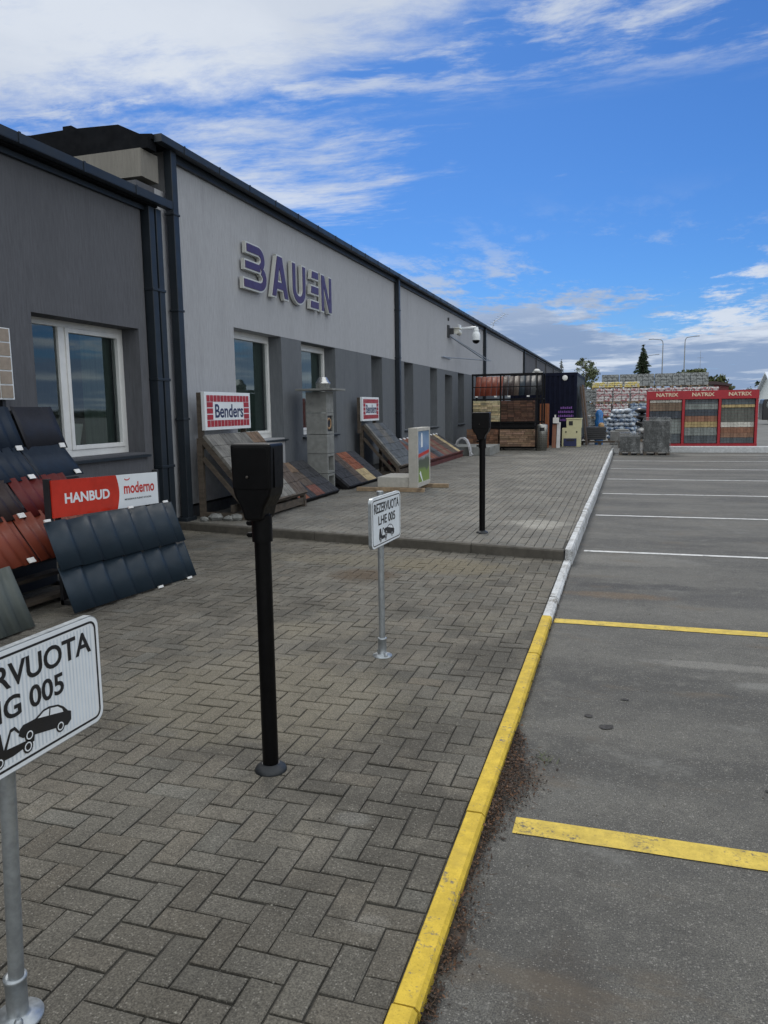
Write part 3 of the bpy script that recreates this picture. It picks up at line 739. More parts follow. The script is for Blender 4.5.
# ------------------------------------------------------------------ black charging posts
def charger(x, y, z, label, w=.182, dp=.135, top=1.425):
    rt = thing('charging_post', label, 'post', (x, y, z), 'black posts along the pavement edge')
    mb = MB(); mb.lathe((x, y, z), [(.070, 0), (.070, .006), (.064, .016), (.048, .025), (.038, .032)], 32)
    part('foot', mb, mat('foot_rubber', (.009, .012, .015), .5, .2, 20), rt)
    mb = MB(); mb.tube((x, y, z+.01), (x, y, z+top-.29), .0345, n=28); part('pole', mb, M_black, rt)
    mb = MB(); mb.tube((x, y, z+top-.41), (x, y, z+top-.30), .043, n=28); mb.box(x-.064, x-.044, y-.012, y+.012, z+top-.345, z+top-.325); mb.box(x-.064, x-.044, y-.012, y+.012, z+top-.395, z+top-.375)
    mb.tube((x-.07, y, z+top-.335), (x-.06, y, z+top-.335), .008, n=8); mb.tube((x-.07, y, z+top-.385), (x-.06, y, z+top-.385), .008, n=8)
    part('clamp', mb, M_black, rt, .002)
    x -= .010; hw = w/2
    pts = [(-hw+.004, top-.18), (-hw+.012, top-.215), (-.052, top-.262), (-.036, top-.318), (.036, top-.318), (.052, top-.262), (hw-.012, top-.215), (hw-.004, top-.18), (hw, top), (-hw, top)]
    mb = MB(); fr = (Vector((x, y-dp/2, z)), (1, 0, 0), (0, 0, 1)); mb.prism(fr, pts, -dp, 0)
    hd = part('head', mb, M_black, rt, .012, seg=3)
    mb = MB()
    for k in range(1): mb.box(x+hw-.004, x+hw+.0015, y-dp/2+.035+k*.035, y-dp/2+.038+k*.035, z+top-.18, z+top-.02)
    part('rib', mb, M_black, hd)
    mb = MB(); fr = (Vector((x-hw+.012, y-dp/2, z+top-.185)), (1, 0, 0), (0, 0, 1)); mb.prism(fr, roundrect(w-.024, .17, .012), 0, .004)
    lid = part('lid', mb, M_black, hd, .003)
    mb = MB(); mb.lathe((x-.012, y-dp/2-.006, z+top-.135), [(.006, 0), (.006, -.004), (.004, -.006)], 10, 'Y'); part('lock', mb, mat('lock_metal', (.10, .09, .08), .4, metal=.8), lid)
    return rt
charger(-1.43, 2.83, PZ, 'nearest black charging post with a boxy head, on the block paving')
charger(-1.54, 8.69, TZ, 'farther black charging post standing on the raised terrace', .20, .14, 1.405)

# ------------------------------------------------------------------ metal roof sheet displays
def corrugated(mb, P, uu, vv, w, l, pitch, amp, n_per=8, kind='tile', th=.004, jit=0):
    """P: top-left corner; uu along width, vv down the slope"""
    uu = Vector(uu).normalized(); vv = Vector(vv).normalized(); nn = uu.cross(vv); 
    if nn.z < 0: nn = -nn
    P = Vector(P); N = max(8, int(w/pitch*n_per)); vs = []
    for j in range(2):
        for i in range(N+1):
            s_ = w*i/N; ph = (s_/pitch) % 1
            if kind == 'tile': hh = amp*((.5-.5*math.cos(math.pi*ph/.72)) if ph < .72 else (.5+.5*math.cos(math.pi*(ph-.72)/.28)))
            elif kind == 'trap': hh = amp*(0 if ph < .42 else (min((ph-.42)/.08, 1, (1-ph)/.08)))
            elif kind == 'flat': hh = amp*(1 if ph < .04 or ph > .97 else 0)
            else: hh = amp*math.sin(2*math.pi*ph)
            vs.append(P+uu*s_+vv*(l*j)+nn*hh)
    M_ = len(vs); vs += [q-nn*th for q in vs]; n1 = N+1; fs = []
    for i in range(N):
        fs.append((i, i+1, n1+i+1, n1+i)); fs.append((M_+n1+i, M_+n1+i+1, M_+i+1, M_+i))
        fs.append((n1+i, n1+i+1, M_+n1+i+1, M_+n1+i)); fs.append((M_+i, M_+i+1, i+1, i))
    fs += [(0, n1, M_+n1, M_), (n1-1, M_+n1-1, M_+2*n1-1, 2*n1-1)]
    mb.add(vs, fs, True)
def shm(n, c, r=.55): return mat('sheet_'+n, c, r, .10, 5, .25, 220, spec=.3)
Mn = shm('navy', (.015, .027, .040)); Mbk = shm('black', (.017, .018, .024)); Mbl = shm('blue', (.012, .021, .036))
Mbr = shm('brown', (.034, .022, .021)); Mrd = shm('red', (.10, .013, .012)); Mor = shm('brick_orange', (.17, .036, .018)); Mgy = shm('grey', (.075, .088, .082), .6)
def tagp(c, ax, h, parent): q = MB(); q.obox(c, ax, h); part('price_tag', q, M_tag, parent)
MD = thing('roof_sheet_display', 'navy metal tile sheet leaning below the red and white banner board', 'display', (-4.2, 5.5, PZ))
ul = Vector((.10, 1, -.01)).normalized()
TL = Vector((-4.30, 4.745, .755)); BL = Vector((-4.03, 4.73, .065)); dn = (BL-TL).normalized(); Ls = (BL-TL).length
nrm = ul.cross(dn); nrm = nrm if nrm.x > 0 else -nrm
mb = MB(); corrugated(mb, TL+nrm*.03, ul, dn, 1.50, Ls*.53, .235, .046, n_per=14); part('roof_sheet', mb, Mn, MD)
mb = MB(); corrugated(mb, TL+dn*Ls*.49+nrm*.004, ul, dn, 1.50, Ls*.51, .235, .046, n_per=14); part('roof_sheet', mb, Mn, MD)
mb = MB()
for yy in (4.98, 6.20):
    mb.box(-4.37, -4.34, yy, yy+.04, PZ, 1.03); mb.box(-4.37, -4.14, yy, yy+.04, PZ, PZ+.04)
for zz in (.12, .66): mb.box(-4.37, -4.34, 5.02, 6.20, zz, zz+.04)
part('frame', mb, mat('frame_black', (.02, .021, .024), .5), MD)
for (s_, t_) in ((.02, .0), (.95, .0), (1.42, .0), (.95, 1.0), (1.36, 1.0)):
    c = TL+ul*s_+dn*(Ls*t_+(-.01 if t_ == 0 else 0.005))+nrm*.055; tagp(c, (ul, dn, nrm), (.030, .010, .006), MD)
# banner board
BN = thing('banner_board', 'low board, red left half reading HANBUD, white right half reading moderno', 'sign', (-4.3, 5.5, .75))
bo = Vector((-4.27, 4.84, .79)); bu = Vector((0, 1, -.035)).normalized(); bv_ = Vector((0, .0, 1))
Wb, Hb = 1.42, .30
def flat(mb, fr, pts, d0, d1): mb.prism(fr, pts, d0, d1)
fr = (bo, bu, bv_)
cut = [(.80+.035*math.sin(math.pi*i/8), Hb*i/8) for i in range(9)]
mb = MB(); mb.prism(fr, [(0, 0)]+cut+[(0, Hb)], 0, .012); part('red_panel', mb, mat('glossy_red', (.50, .030, .015), .16), BN)
mb = MB(); mb.prism(fr, cut[::-1]+[(.80, 0), (Wb, 0), (Wb, Hb)][1:], 0, .012); part('white_panel', mb, M_white, BN)
mb = MB(); mb.text('HANBUD', (bo+bu*.14+bv_*.105, bu, bv_), .56, .085, .001, .03, .0125); part('lettering', mb, M_white, BN)
mb = MB(); mb.text('moderno', (bo+bu*.90+bv_*.125, bu, bv_), .46, .105, .001, .022, .0125); part('lettering', mb, M_red, BN); mb = MB()
mb.prism(fr, stroke_path([(.915, .262), (.93, .252), (.955, .250), (.975, .254), (.99, .266)], .010), .0125, .0135)
part('accent_mark', mb, M_red, BN)
mb = MB(); mb.text('MODERNUS PLIENO STOGAS', (bo+bu*.905+bv_*.068, bu, bv_), .40, .016, .001, .01, .0125); part('small_lettering', mb, M_ink, BN)
mb = MB(); mb.box(-4.33, -4.275, 4.83, 4.86, .72, 1.10); part('end_bar', mb, MATS['frame_black'], BN)
mb = MB(); mb.box(-4.33, -4.275, 6.28, 6.31, .70, 1.06); part('end_bar', mb, MATS['frame_black'], BN)

# tall cascading rack at the left edge
RK = thing('roof_sheet_rack', 'tall sloping rack of cascading metal tile samples in black, blue, brown and red', 'display', (-4.7, 4.4, PZ))
ZX = [(.10, -4.25), (.45, -4.43), (.77, -4.68), (1.045, -4.89), (1.29, -5.10), (1.67, -5.26), (1.9, -5.36)]
def rp(z, y):
    for (a, xa_), (c, xc_) in zip(ZX, ZX[1:]):
        if z <= c: break
    return Vector((xa_+(xc_-xa_)*(z-a)/(c-a), y, z))
sd_ = Vector((1.08, 0, -1)).normalized(); ry = Vector((0, 1, 0)); rn = Vector((1, 0, 1.08)).normalized()
rows = [(1.67, 1.30, [(3.0, 4.28, Mbk, 'tile'), (4.30, 5.50, Mbl, 'tile'), (5.52, 6.04, Mbk, 'flat')]),
        (1.31, 1.05, [(3.0, 3.9, Mbl, 'tile'), (3.92, 5.40, Mbl, 'tile'), (5.42, 5.98, Mbl, 'flat')]),
        (1.06, .77, [(2.9, 3.8, Mrd, 'tile'), (3.82, 4.50, Mbr, 'tile'), (4.52, 5.02, Mbr, 'tile'), (5.04, 5.7, Mrd, 'tile')]),
        (.79, .45, [(2.8, 3.7, Mor, 'tile'), (3.72, 4.82, Mor, 'tile'), (4.84, 5.6, Mor, 'tile')])]
for ri, (z1, z0, sheets) in enumerate(rows):
    for si, (a, c, m_, kd) in enumerate(sheets):
        Pt, Pb = rp(z1, a), rp(z0, a); sd_ = (Pb-Pt).normalized(); rn = ry.cross(sd_); rn = rn if rn.x > 0 else -rn; l = (Pb-Pt).length+.02; P = Pt+rn*(.006+.003*si)
        mb = MB(); corrugated(mb, P, ry, sd_, c-a, l, .118 if kd == 'tile' else .5, .017 if kd == 'tile' else .010, kind=kd); part('roof_sheet', mb, m_, RK)
        tagp(rp(z0, c-.09)+rn*.035, (ry, sd_, rn), (.035, .022, .004), RK)
mb = MB()
for yy in (3.0, 4.3, 5.6):
    zl = [1.67, 1.29, 1.045, .77, .45, .12]
    for za_, zb_ in zip(zl, zl[1:]): mb.beam(rp(za_, yy)-Vector((.05, 0, .03)), rp(zb_, yy)-Vector((.05, 0, .03)), .035, .035)
    mb.box(-5.40, -5.36, yy-.02, yy+.02, PZ, 1.6); mb.box(-5.4, -4.4, yy-.02, yy+.02, PZ, PZ+.035)
for zz in (.46, .75, 1.03, 1.30, 1.62): c = rp(zz, 4.3)-Vector((.05, 0, .03)); mb.box(c.x-.02, c.x+.02, 2.9, 5.6 if zz < .9 else 5.95, c.z-.02, c.z+.02)
mb.box(-4.95, -4.93, 2.9, 5.6, PZ+.02, .80)  # dark sheet added to stand for the shade under the rack
part('frame', mb, MATS['frame_black'], RK)
mb = MB()
for k, zz in enumerate((.10, .22)):
    mb.beam((-4.55-.25*k, 3.2, zz), (-4.5-.25*k, 5.4, zz+.01), .12, .03)
part('board', mb, M_wood, RK)
# mini panel on top of the rack
TN = thing('sample_panel', 'small tan chequered sample panel with white joints, cut off by the left photo edge', 'panel', (-5.4, 5.5, 1.7))
mb = MB(); mb.box(-5.45, -5.42, 5.0, 5.775, 1.745, 2.395); part('backing', mb, M_white, TN)
mb = MB()
for j in range(5):
    for i in range(5): mb.box(-5.42, -5.412, 5.02+i*.15, 5.155+i*.15, 1.76+j*.128, 1.874+j*.128)
part('tile', mb, mat('tan_tile', (.30, .25, .20), .7, .1, 20), TN)
mb = MB(); mb.box(-5.50, -5.455, 5.66, 5.70, PZ, 2.0); mb.box(-5.50, -5.455, 5.2, 5.24, PZ, 2.0); part('post', mb, MATS['frame_black'], TN)
# loose grey corrugated sheet
mb = MB(); a = Vector((-4.30, 3.2, .50)); bb = Vector((-4.11, 3.2, PZ+.01)); corrugated(mb, a, (0.02, 1, 0), bb-a, 1.18, (bb-a).length, .13, .02, kind='trap')
single('corrugated_sheet', mb, Mgy, 'short grey ribbed sheet leaning low at the left edge under the sloping rack', 'sheet', (-4.2, 3.8, PZ))

# ------------------------------------------------------------------ sloping paving displays on the terrace
def pm(n, c): return mat('stone_'+n, c, .9, .22, 9, .6, 50, col2=tuple(q*.62 for q in c), c2scale=5, c2lo=.48, c2hi=.68)
P_grey = pm('grey', (.12, .117, .108)); P_dk = pm('dark', (.036, .038, .044)); P_tan = pm('tan', (.155, .105, .07)); P_or = pm('orange', (.22, .075, .038))
P_red = pm('red', (.155, .062, .045)); P_bl = pm('slate', (.085, .095, .105)); P_cr = pm('cream', (.42, .33, .18)); P_br = pm('brown', (.085, .065, .052)); P_lt = pm('pale', (.17, .165, .15))
def slope_panel(root, y0, y1, xt, zt, xb, zb, cols, th=.05, gap=.006, brick_l=.2, name='paving_sample'):
    """cols: list of (width_fraction, [(len_fraction, material),...]) running down the slope"""
    T_ = Vector((xt, y0, zt)); d = Vector((xb-xt, 0, zb-zt)); L = d.length; d.normalize(); n_ = Vector((-d.z, 0, d.x)); n_ = n_ if n_.z > 0 else -n_
    tot = sum(c[0] for c in cols); y = y0
    for wf, segs in cols:
        w = (y1-y0)*wf/tot; s_ = 0; ts = sum(q[0] for q in segs)
        for lf, m_ in segs:
            l = L*lf/ts; mb = MB(); nb = max(1, round(l/brick_l)); nw = max(1, round(w/.12))
            for i in range(nb):
                for j in range(nw):
                    c = Vector((xt, 0, zt))+d*(s_+l*(i+.5)/nb)+n_*(th/2+random.uniform(0, .003)); c.y = y+w*(j+.5)/nw
                    t = random.gauss(1, .08); mb.obox(c, (d, (0, 1, 0), n_), (l/nb/2-gap/2, w/nw/2-gap/2, th/2))
            part(name, mb, m_, root, .003); s_ += l
        y += w
    mb = MB()
    for yy in (y0+.02, y1-.02): mb.beam(Vector((xt, yy, zt))-n_*.035, Vector((xb, yy, zb))-n_*.035, .04, .07, n_)
    c = (Vector((xt, (y0+y1)/2, zt))+Vector((xb, (y0+y1)/2, zb)))/2-n_*.010
    mb.obox(c, (d, (0, 1, 0), n_), (L/2, (y1-y0)/2-.001, .008))
    mb.obox(Vector((xb, (y0+y1)/2, zb))+d*.012+n_*.01, (d, (0, 1, 0), n_), (.012, (y1-y0)/2, .04))
    return mb, d, n_
def brand_stand(y0, y1, cols, label, sign_y0, sign_label, wood, sw_=1.31):
    rt = thing('paving_stand', label, 'display', (-5.1, (y0+y1)/2, TZ))
    mb, d, n_ = slope_panel(rt, y0, y1, -5.42, 1.27, -4.62, .36, cols, .045)
    for yy in (y0+.02, y1-.02):
        mb.box(-5.50, -5.43, yy-.035, yy+.035, TZ, 1.25)
        mb.box(-5.50, -4.6, yy-.03, yy+.03, TZ+.0, TZ+.09); mb.box(-4.68, -4.61, yy-.03, yy+.03, TZ+.09, .34)
        mb.beam((-5.42, yy, .98), (-4.72, yy, .22), .035, .06)
    mb.box(-5.03, -4.98, y0, y1, TZ+.10, TZ+.20); mb.box(-4.66, -4.62, y0, y1, .19, .29)
    part('frame', mb, wood, rt)
    s_ = thing('brand_sign', sign_label, 'sign', (-5.38, (y0+y1)/2, 1.35))
    a, W_, H_ = sign_y0, sw_, .52; z0 = 1.355
    mb = MB(); mb.box(-5.425, -5.37, a, a+W_, z0, z0+H_); part('board', mb, M_white, s_, .003)
    fr = (Vector((-5.37, a, z0)), (0, 1, 0), (0, 0, 1)); mb = MB()
    nx = 13; m0 = .045; cw = (W_-2*m0)/nx; rh = .088
    for i in range(nx):
        for zz in (m0, H_-m0-rh): mb.prism(fr, [(m0+i*cw+.006, zz), (m0+(i+1)*cw-.006, zz), (m0+(i+1)*cw-.006, zz+rh), (m0+i*cw+.006, zz+rh)], .0015, .003)
    rr = (H_-2*m0-2*rh)/3
    for j in range(3):
        for x in (m0+.006, W_-m0-1.75*cw):
            zz = m0+rh+.008+j*rr; mb.prism(fr, [(x, zz), (x+1.7*cw, zz), (x+1.7*cw, zz+rr-.014), (x, zz+rr-.014)], .0015, .003)
    part('tile_border', mb, M_brickred, s_)
    mb = MB(); mb.text('Benders', (fr[0]+Vector((0, .205*W_, .165)), (0, 1, 0), (0, 0, 1)), .62*W_, .19, .0015, .020, .0015); part('lettering', mb, M_navy, s_)
    for a_ in (a+.01, a+W_-.09): mb = MB(); mb.box(-5.50, -5.427, a_, a_+.05, 1.1, z0+H_-.01); part('post', mb, wood, s_)
    return rt
c1 = [(1, [(.5, P_lt), (.5, P_grey)]), (1, [(1, P_grey)]), (1, [(1, P_lt)]), (1.0, [(.35, P_tan), (.65, P_br)])]
brand_stand(9.05, 10.62, c1, 'weathered timber stand with pale grey sloping paving behind the nearest black post', 9.07,
            'nearest red tile bordered Benders sign, just left of the first hall window', M_wood)
c4 = [(.25, [(1, P_lt)]), (1, [(1, P_bl)]), (1, [(.5, P_grey), (.5, P_bl)]), (1, [(1, P_bl)])]
brand_stand(15.75, 17.15, c4, 'tall sloping slate grey paving stand under the farther Benders sign', 15.58,
            'farther red tile bordered Benders sign, left of the second downpipe', M_wood, 1.16)
def low_stand(y0, y1, cols, label, xb=-4.78, zt=.70, xt=-5.45, name='paving_board'):
    rt = thing(name, label, 'display', (-5.1, (y0+y1)/2, TZ))
    mb, d, n_ = slope_panel(rt, y0, y1, xt, zt, xb, TZ+.03, cols, .045)
    for yy in (y0+.04, y1-.04): mb.box(xt-.05, xt-.005, yy-.03, yy+.03, TZ, zt-.04); mb.box(xt, xb-.05, yy-.03, yy+.03, TZ, TZ+.035)
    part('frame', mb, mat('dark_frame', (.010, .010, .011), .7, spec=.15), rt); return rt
low_stand(10.75, 12.42, [(1, [(.55, P_br), (.45, P_or)]), (.6, [(1, P_dk)]), (.12, [(1, P_dk)]), (1, [(.3, P_tan), (.4, P_br), (.3, P_red)]), (1, [(1, P_dk)]), (.6, [(1, P_dk)])],
          'low sloping board of brown, orange and dark paving in front of the block chimney')
low_stand(13.0, 15.1, [(1.1, [(1, P_dk)]), (.6, [(1, P_br)]), (.9, [(.6, P_or), (.4, P_cr)]), (.8, [(1, P_dk)])],
          'low sloping board of dark paving with orange and cream blocks right of the chimney', zt=.72)
# long low display of coloured strips
RT = thing('paving_board', 'long low display of red, grey and cream paving strips below the narrow windows', 'display', (-5.0, 21, TZ))
strips = [P_red, P_red, P_bl, P_or, P_red, P_dk, P_bl, P_red, P_tan, P_red, P_br, P_br, P_cr, P_dk]
mb, d, n_ = slope_panel(RT, 17.6, 22.6, -5.40, .80, -4.62, .30, [(1, [(1, s_)]) for s_ in strips], .05, .01, .25)
mb.box(-4.70, -4.60, 17.6, 22.6, TZ, .25); mb.box(-5.44, -5.38, 17.6, 22.6, TZ, .74)
part('frame', mb, mat('red_brown_frame', (.09, .022, .02), .7, .2), RT)
for k in range(14): tagp((-5.37, 17.78+k*.357, .845), ((0, 1, 0), d, n_), (.07, .03, .004), RT)
# stones at the foot of the first stand
for k, (x, y, r) in enumerate(((-5.22, 8.98, .10), (-5.02, 8.97, .075), (-4.93, 9.02, .09), (-5.33, 8.86, .06))):
    mb = MB(); mb.sphere((x, y, TZ+r*.45), r, 7, 4, (1.1, .85, .55), .16); mb.sm = [False]*len(mb.sm)
    lab = ['largest grey rubble stone beside the timber post foot', 'small stone second from the left at the timber stand', 'flat stone farthest right on the step edge', 'smallest stone tucked beside the downpipe foot'][k]
    single('rubble_stone', mb, M_conc2, lab, 'stone', (x, y, TZ), 'stones at the foot of the first stand')

# chimney of concrete blocks with a steel cowl
CH = thing('block_chimney', 'grey concrete block chimney sample with flat cap and shiny steel cowl', 'chimney', (-5.16, 12.68, TZ))
x0, x1, y0, y1 = -5.37, -4.98, 12.50, 12.84
zs = [TZ, .478, .834, 1.178, 1.555, 1.93]
zs = [.10+TZ-.10] + [.48, .834, 1.178, 1.555, 1.93]
for i in range(5):
    mb = MB(); a, c = zs[i]+.004, zs[i+1]-.004
    if i in (0, 1, 3):     # open cell on the side towards the parking
        t = .045
        mb.box(x0, x1-.12, y0, y1, a, c); mb.box(x1-.12, x1, y0, y0+t, a, c); mb.box(x1-.12, x1, y1-t, y1, a, c)
        mb.box(x1-.12, x1, y0+t, y1-t, a, a+t); mb.box(x1-.12, x1, y0+t, y1-t, c-t, c)
    else: mb.box(x0, x1, y0, y1, a, c)
    blk = part('block', mb, M_conc2, CH, .004)
    if i == 3:
        mb = MB(); mb.box(x1-.119, x1-.03, y0+.046, y1-.046, a+.046, c-.046); part('insulation', mb, M_ink, blk)
        mb = MB(); mb.lathe((x1-.02, (y0+y1)/2, (a+c)/2), [(.105, -.02), (.105, 0), (.075, 0), (.075, -.03)], 20, 'X'); part('flue_ring', mb, mat('clay_ring', (.38, .24, .13), .8), blk)
mb = MB(); mb.box(-5.49, -4.80, 12.32, 13.0, 1.945, 1.98); part('cap', mb, M_conc2, CH, .004)
mb = MB(); mb.lathe((-5.10, 12.66, 1.985), [(.12, 0), (.125, .01), (.125, .07), (.135, .08), (.135, .10), (.12, .11), (.075, .19), (.06, .20)], 28); part('cowl', mb, M_steel, CH)

# advert block on sleepers
AD = thing('foundation_sample', 'pale L shaped insulation block with an advertising poster, lying on timber sleepers', 'display', (-3.6, 13.3, TZ+.07))
M_foam = mat('pale_foam', (.42, .41, .37), .85, .10, 12, .3, 90, col2=(.40, .39, .35), c2scale=3)
mb = MB(); X0, X1, Y0, Y1 = -3.59, -3.42, 12.85, 13.76
mb.box(X0, X1, Y0, Y0+.05, .30, 1.27); mb.box(X0, X1, Y1-.05, Y1, .25, 1.27); mb.box(X0, X1, Y0+.05, Y1-.05, 1.21, 1.27); mb.box(X0, X1, Y0+.05, Y1-.05, .22, .30); mb.box(X0, X1-.02, Y0+.05, Y1-.05, .30, 1.21)
mb.box(X0, X1, Y0, Y0+.05, .22, .30)
part('upright', mb, M_foam, AD, .004)
mb = MB(); mb.box(-4.18, X0-.002, 12.88, 13.72, .22, .40); part('base_slab', mb, M_foam, AD, .006)
mb = MB()
def ad_mat():
    m = bpy.data.materials.new('poster_print'); m.use_nodes = True; t = m.node_tree; t.nodes.clear(); k = NB(t)
    ge = k.n('ShaderNodeTexCoord'); s3 = k.n('ShaderNodeSeparateXYZ'); t.links.new(ge.outputs['Object'], s3.inputs[0])
    z = k.math('ADD', s3.outputs[2], k.math('MULTIPLY', k.math('SUBTRACT', k.noise(ge.outputs['Object'], 5, 4), .5), .25))
    cr_ = k.n('ShaderNodeValToRGB'); k.put(cr_.inputs[0], k.mr(z, .08, .98, smooth=False)); el = cr_.color_ramp.elements
    el[0].position = 0; el[0].color = (.20, .30, .06, 1); el[1].position = 1; el[1].color = (.10, .20, .34, 1)
    for p_, c_ in ((.22, (.16, .26, .05)), (.28, (.06, .09, .05)), (.45, (.05, .07, .05)), (.5, (.30, .31, .33)), (.62, (.10, .20, .42)), (.8, (.22, .33, .5))):
        e = el.new(p_); e.color = (*c_, 1)
    p = k.n('ShaderNodeBsdfPrincipled'); k.put(p.inputs['Base Color'], cr_.outputs[0]); p.inputs['Roughness'].default_value = .3
    o = k.n('ShaderNodeOutputMaterial'); t.links.new(p.outputs[0], o.inputs[0]); return m
mb.box(X1-.02, X1-.012, Y0+.05, Y1-.05, .30, 1.21); po = part('poster', mb, ad_mat(), AD)
mb = MB(); fa = (Vector((X1-.012, Y0+.05, .30)), (0, 1, 0), (0, 0, 1))
mb.prism(fa, [(0, .44), (.81, .50), (.81, .56), (0, .50)], .001, .003); part('red_band', mb, M_red, po)
mb = MB(); mb.prism(fa, [(.22, .62), (.34, .62), (.34, .80), (.30, .88), (.26, .88), (.22, .80)], .001, .003); mb.prism(fa, [(.10, .16), (.30, .0), (.34, .0), (.18, .2)], .001, .003)
part('print_detail', mb, M_white, po)
for (yy, xa_, xb_) in ((12.78, -4.55, -3.30), (13.6, -4.3, -3.05)):
    mb = MB(); mb.box(xa_, xb_, yy, yy+.10, TZ+.0, TZ+.07)
    single('timber_sleeper', mb, M_wood2, 'nearer rough timber sleeper under the poster block' if yy < 13 else 'farther rough timber sleeper under the poster block', 'timber', (-3.7, yy, TZ), 'timber sleepers under the poster block', .004)

# curved hose and low concrete box
mb = MB(); pts = [Vector((-4.42-.12*math.cos(R_(a_)), 22.35+.1*math.cos(R_(a_)), TZ+.02+.46*math.sin(R_(a_)))) for a_ in range(0, 130, 12)]
pts = [Vector((-4.30+.30*(1-math.cos(R_(a_)))*-1, 22.3+.01*a_/12, TZ+.05+.47*math.sin(R_(a_)))) for a_ in range(0, 125, 10)]
pc = [(-4.84, .50), (-4.80, .62), (-4.72, .69), (-4.62, .70), (-4.53, .63), (-4.46, .48), (-4.42, .32), (-4.40, TZ+.01)]
mb = MB(); mb.prism(((0, 22.75, 0), (1, 0, 0), (0, 0, 1)), stroke_path(pc, .05), -.22, .0); mb.tube((-4.40, 22.76, TZ+.04), (-4.40, 22.96, TZ+.04), .05, n=10)
single('plastic_roll', mb, mat('dull_plastic', (.42, .43, .45), .5, .3, 9), 'curved whitish plastic sheet standing at the far end of the paving strips', 'roll', (-4.4, 22.3, TZ))
mb = MB(); mb.box(-5.3, -3.84, 23.0, 24.9, TZ, .42)
for k in range(8): mb.box(-5.2+k*.17, -5.12+k*.17, 22.985, 23.0, TZ+.02, .40)
single('concrete_plinth', mb, M_conc2, 'low grey concrete box at the foot of the stone panel rack', 'plinth', (-4.6, 23.7, TZ), bevel=.01)
mb = MB(); mb.prism(((-3.6, 23.2, TZ+.003), (1, 0, 0), (0, 1, 0)), [(.45*math.cos(q*.35)*(1+.1*math.sin(q*3)), .30*math.sin(q*.35)) for q in range(18)], 0, .003)
struct('damp_patch', mb, mat('damp_patch', (.09, .09, .085), .7))

# ------------------------------------------------------------------ stone and tile rack at the end of the terrace
KR = thing('stone_panel_rack', 'three tier black rack with orange to black roof tiles above cream and brown stone panels', 'display', (-3.8, 26, TZ))
mb = MB()
for x in (-4.98, -4.02, -2.80, -2.62):
    mb.box(x, x+.05, 26.0, 26.05, TZ, 2.72); mb.box(x, x+.05, 26.75, 26.8, TZ, 2.75)
for z in (.24, .92, 1.08, 1.86, 2.70): mb.box(-4.98, -2.57, 25.985, 26.02, z, z+.045); mb.box(-4.98, -2.57, 26.76, 26.79, z, z+.045)
for x in (-4.98, -2.62):
    for z in (.24, 1.0, 1.86, 2.70): mb.box(x, x+.045, 26.02, 26.76, z, z+.04)
part('frame', mb, MATS['dark_frame'], KR)
cols = [Mor]*5+[Mbr]*2+[mat('sheet_umber', (.07, .05, .04), .5)]*1+[Mgy]*0+[Mbk]*4
x = -4.90
for i, m_ in enumerate(cols):
    mb = MB(); w = .19; mm = m_ if i < 8 else [Mn, Mbk, mat('sheet_slate', (.055, .06, .065), .5), Mbk][i % 4]
    P = Vector((x, 26.42, 2.66)); dn_ = Vector((0, -.36, -.66)); corrugated(mb, P, (1, 0, 0), dn_, w-.012, dn_.length, .178, .018)
    part('roof_tile', mb, mm, KR); x += w
mb = MB(); mb.box(-4.95, -2.6, 25.96, 25.985, 2.28, 2.31); part('rail', mb, MATS['dark_frame'], KR)
for x in (-4.85, -4.2, -3.75, -3.1): q = MB(); q.box(x, x+.09, 25.955, 25.962, 1.95, 2.0); part('price_tag', q, M_tag, KR)
def stone_courses(mb, x0, x1, y, z0, z1, ch, lmin, lmax):
    z = z0
    while z < z1-.01:
        h = min(ch*random.uniform(.8, 1.2), z1-z); x = x0
        while x < x1-.01:
            l = min(random.uniform(lmin, lmax), x1-x); t = random.uniform(.55, 1.4)
            mb.tint = (t*random.uniform(.95, 1.1), t, t*random.uniform(.85, 1.0)); mb.box(x+.004, x+l-.004, y-random.uniform(.01, .035), y+.03, z+.004, z+h-.004); x += l
        z += h
def ms(n, c): return mat('ledge_'+n, c, .9, .2, 10, .4, 60, attr=True)
for (x0, x1, z0, z1, mm, ch, la, lb, yy) in ((-4.93, -4.0, 1.13, 1.84, ms('cream', (.42, .36, .24)), .07, .12, .3, 25.99), (-3.97, -2.82, 1.13, 1.84, ms('brown', (.085, .045, .032)), .065, .2, .24, 25.99),
                                          (-5.15, -4.05, .28, .88, ms('russet', (.16, .085, .055)), .07, .1, .24, 25.97), (-4.0, -2.80, .28, .86, ms('mixed', (.24, .16, .115)), .07, .12, .4, 25.93)):
    mb = MB(); stone_courses(mb, x0, x1, yy, z0, z1, ch, la, lb); part('stone_panel', mb, mm, KR)
mb = MB(); mb.box(-4.9, -2.85, 26.05, 26.7, .2, 1.8); part('backing_board', mb, MATS['dark_frame'], KR)
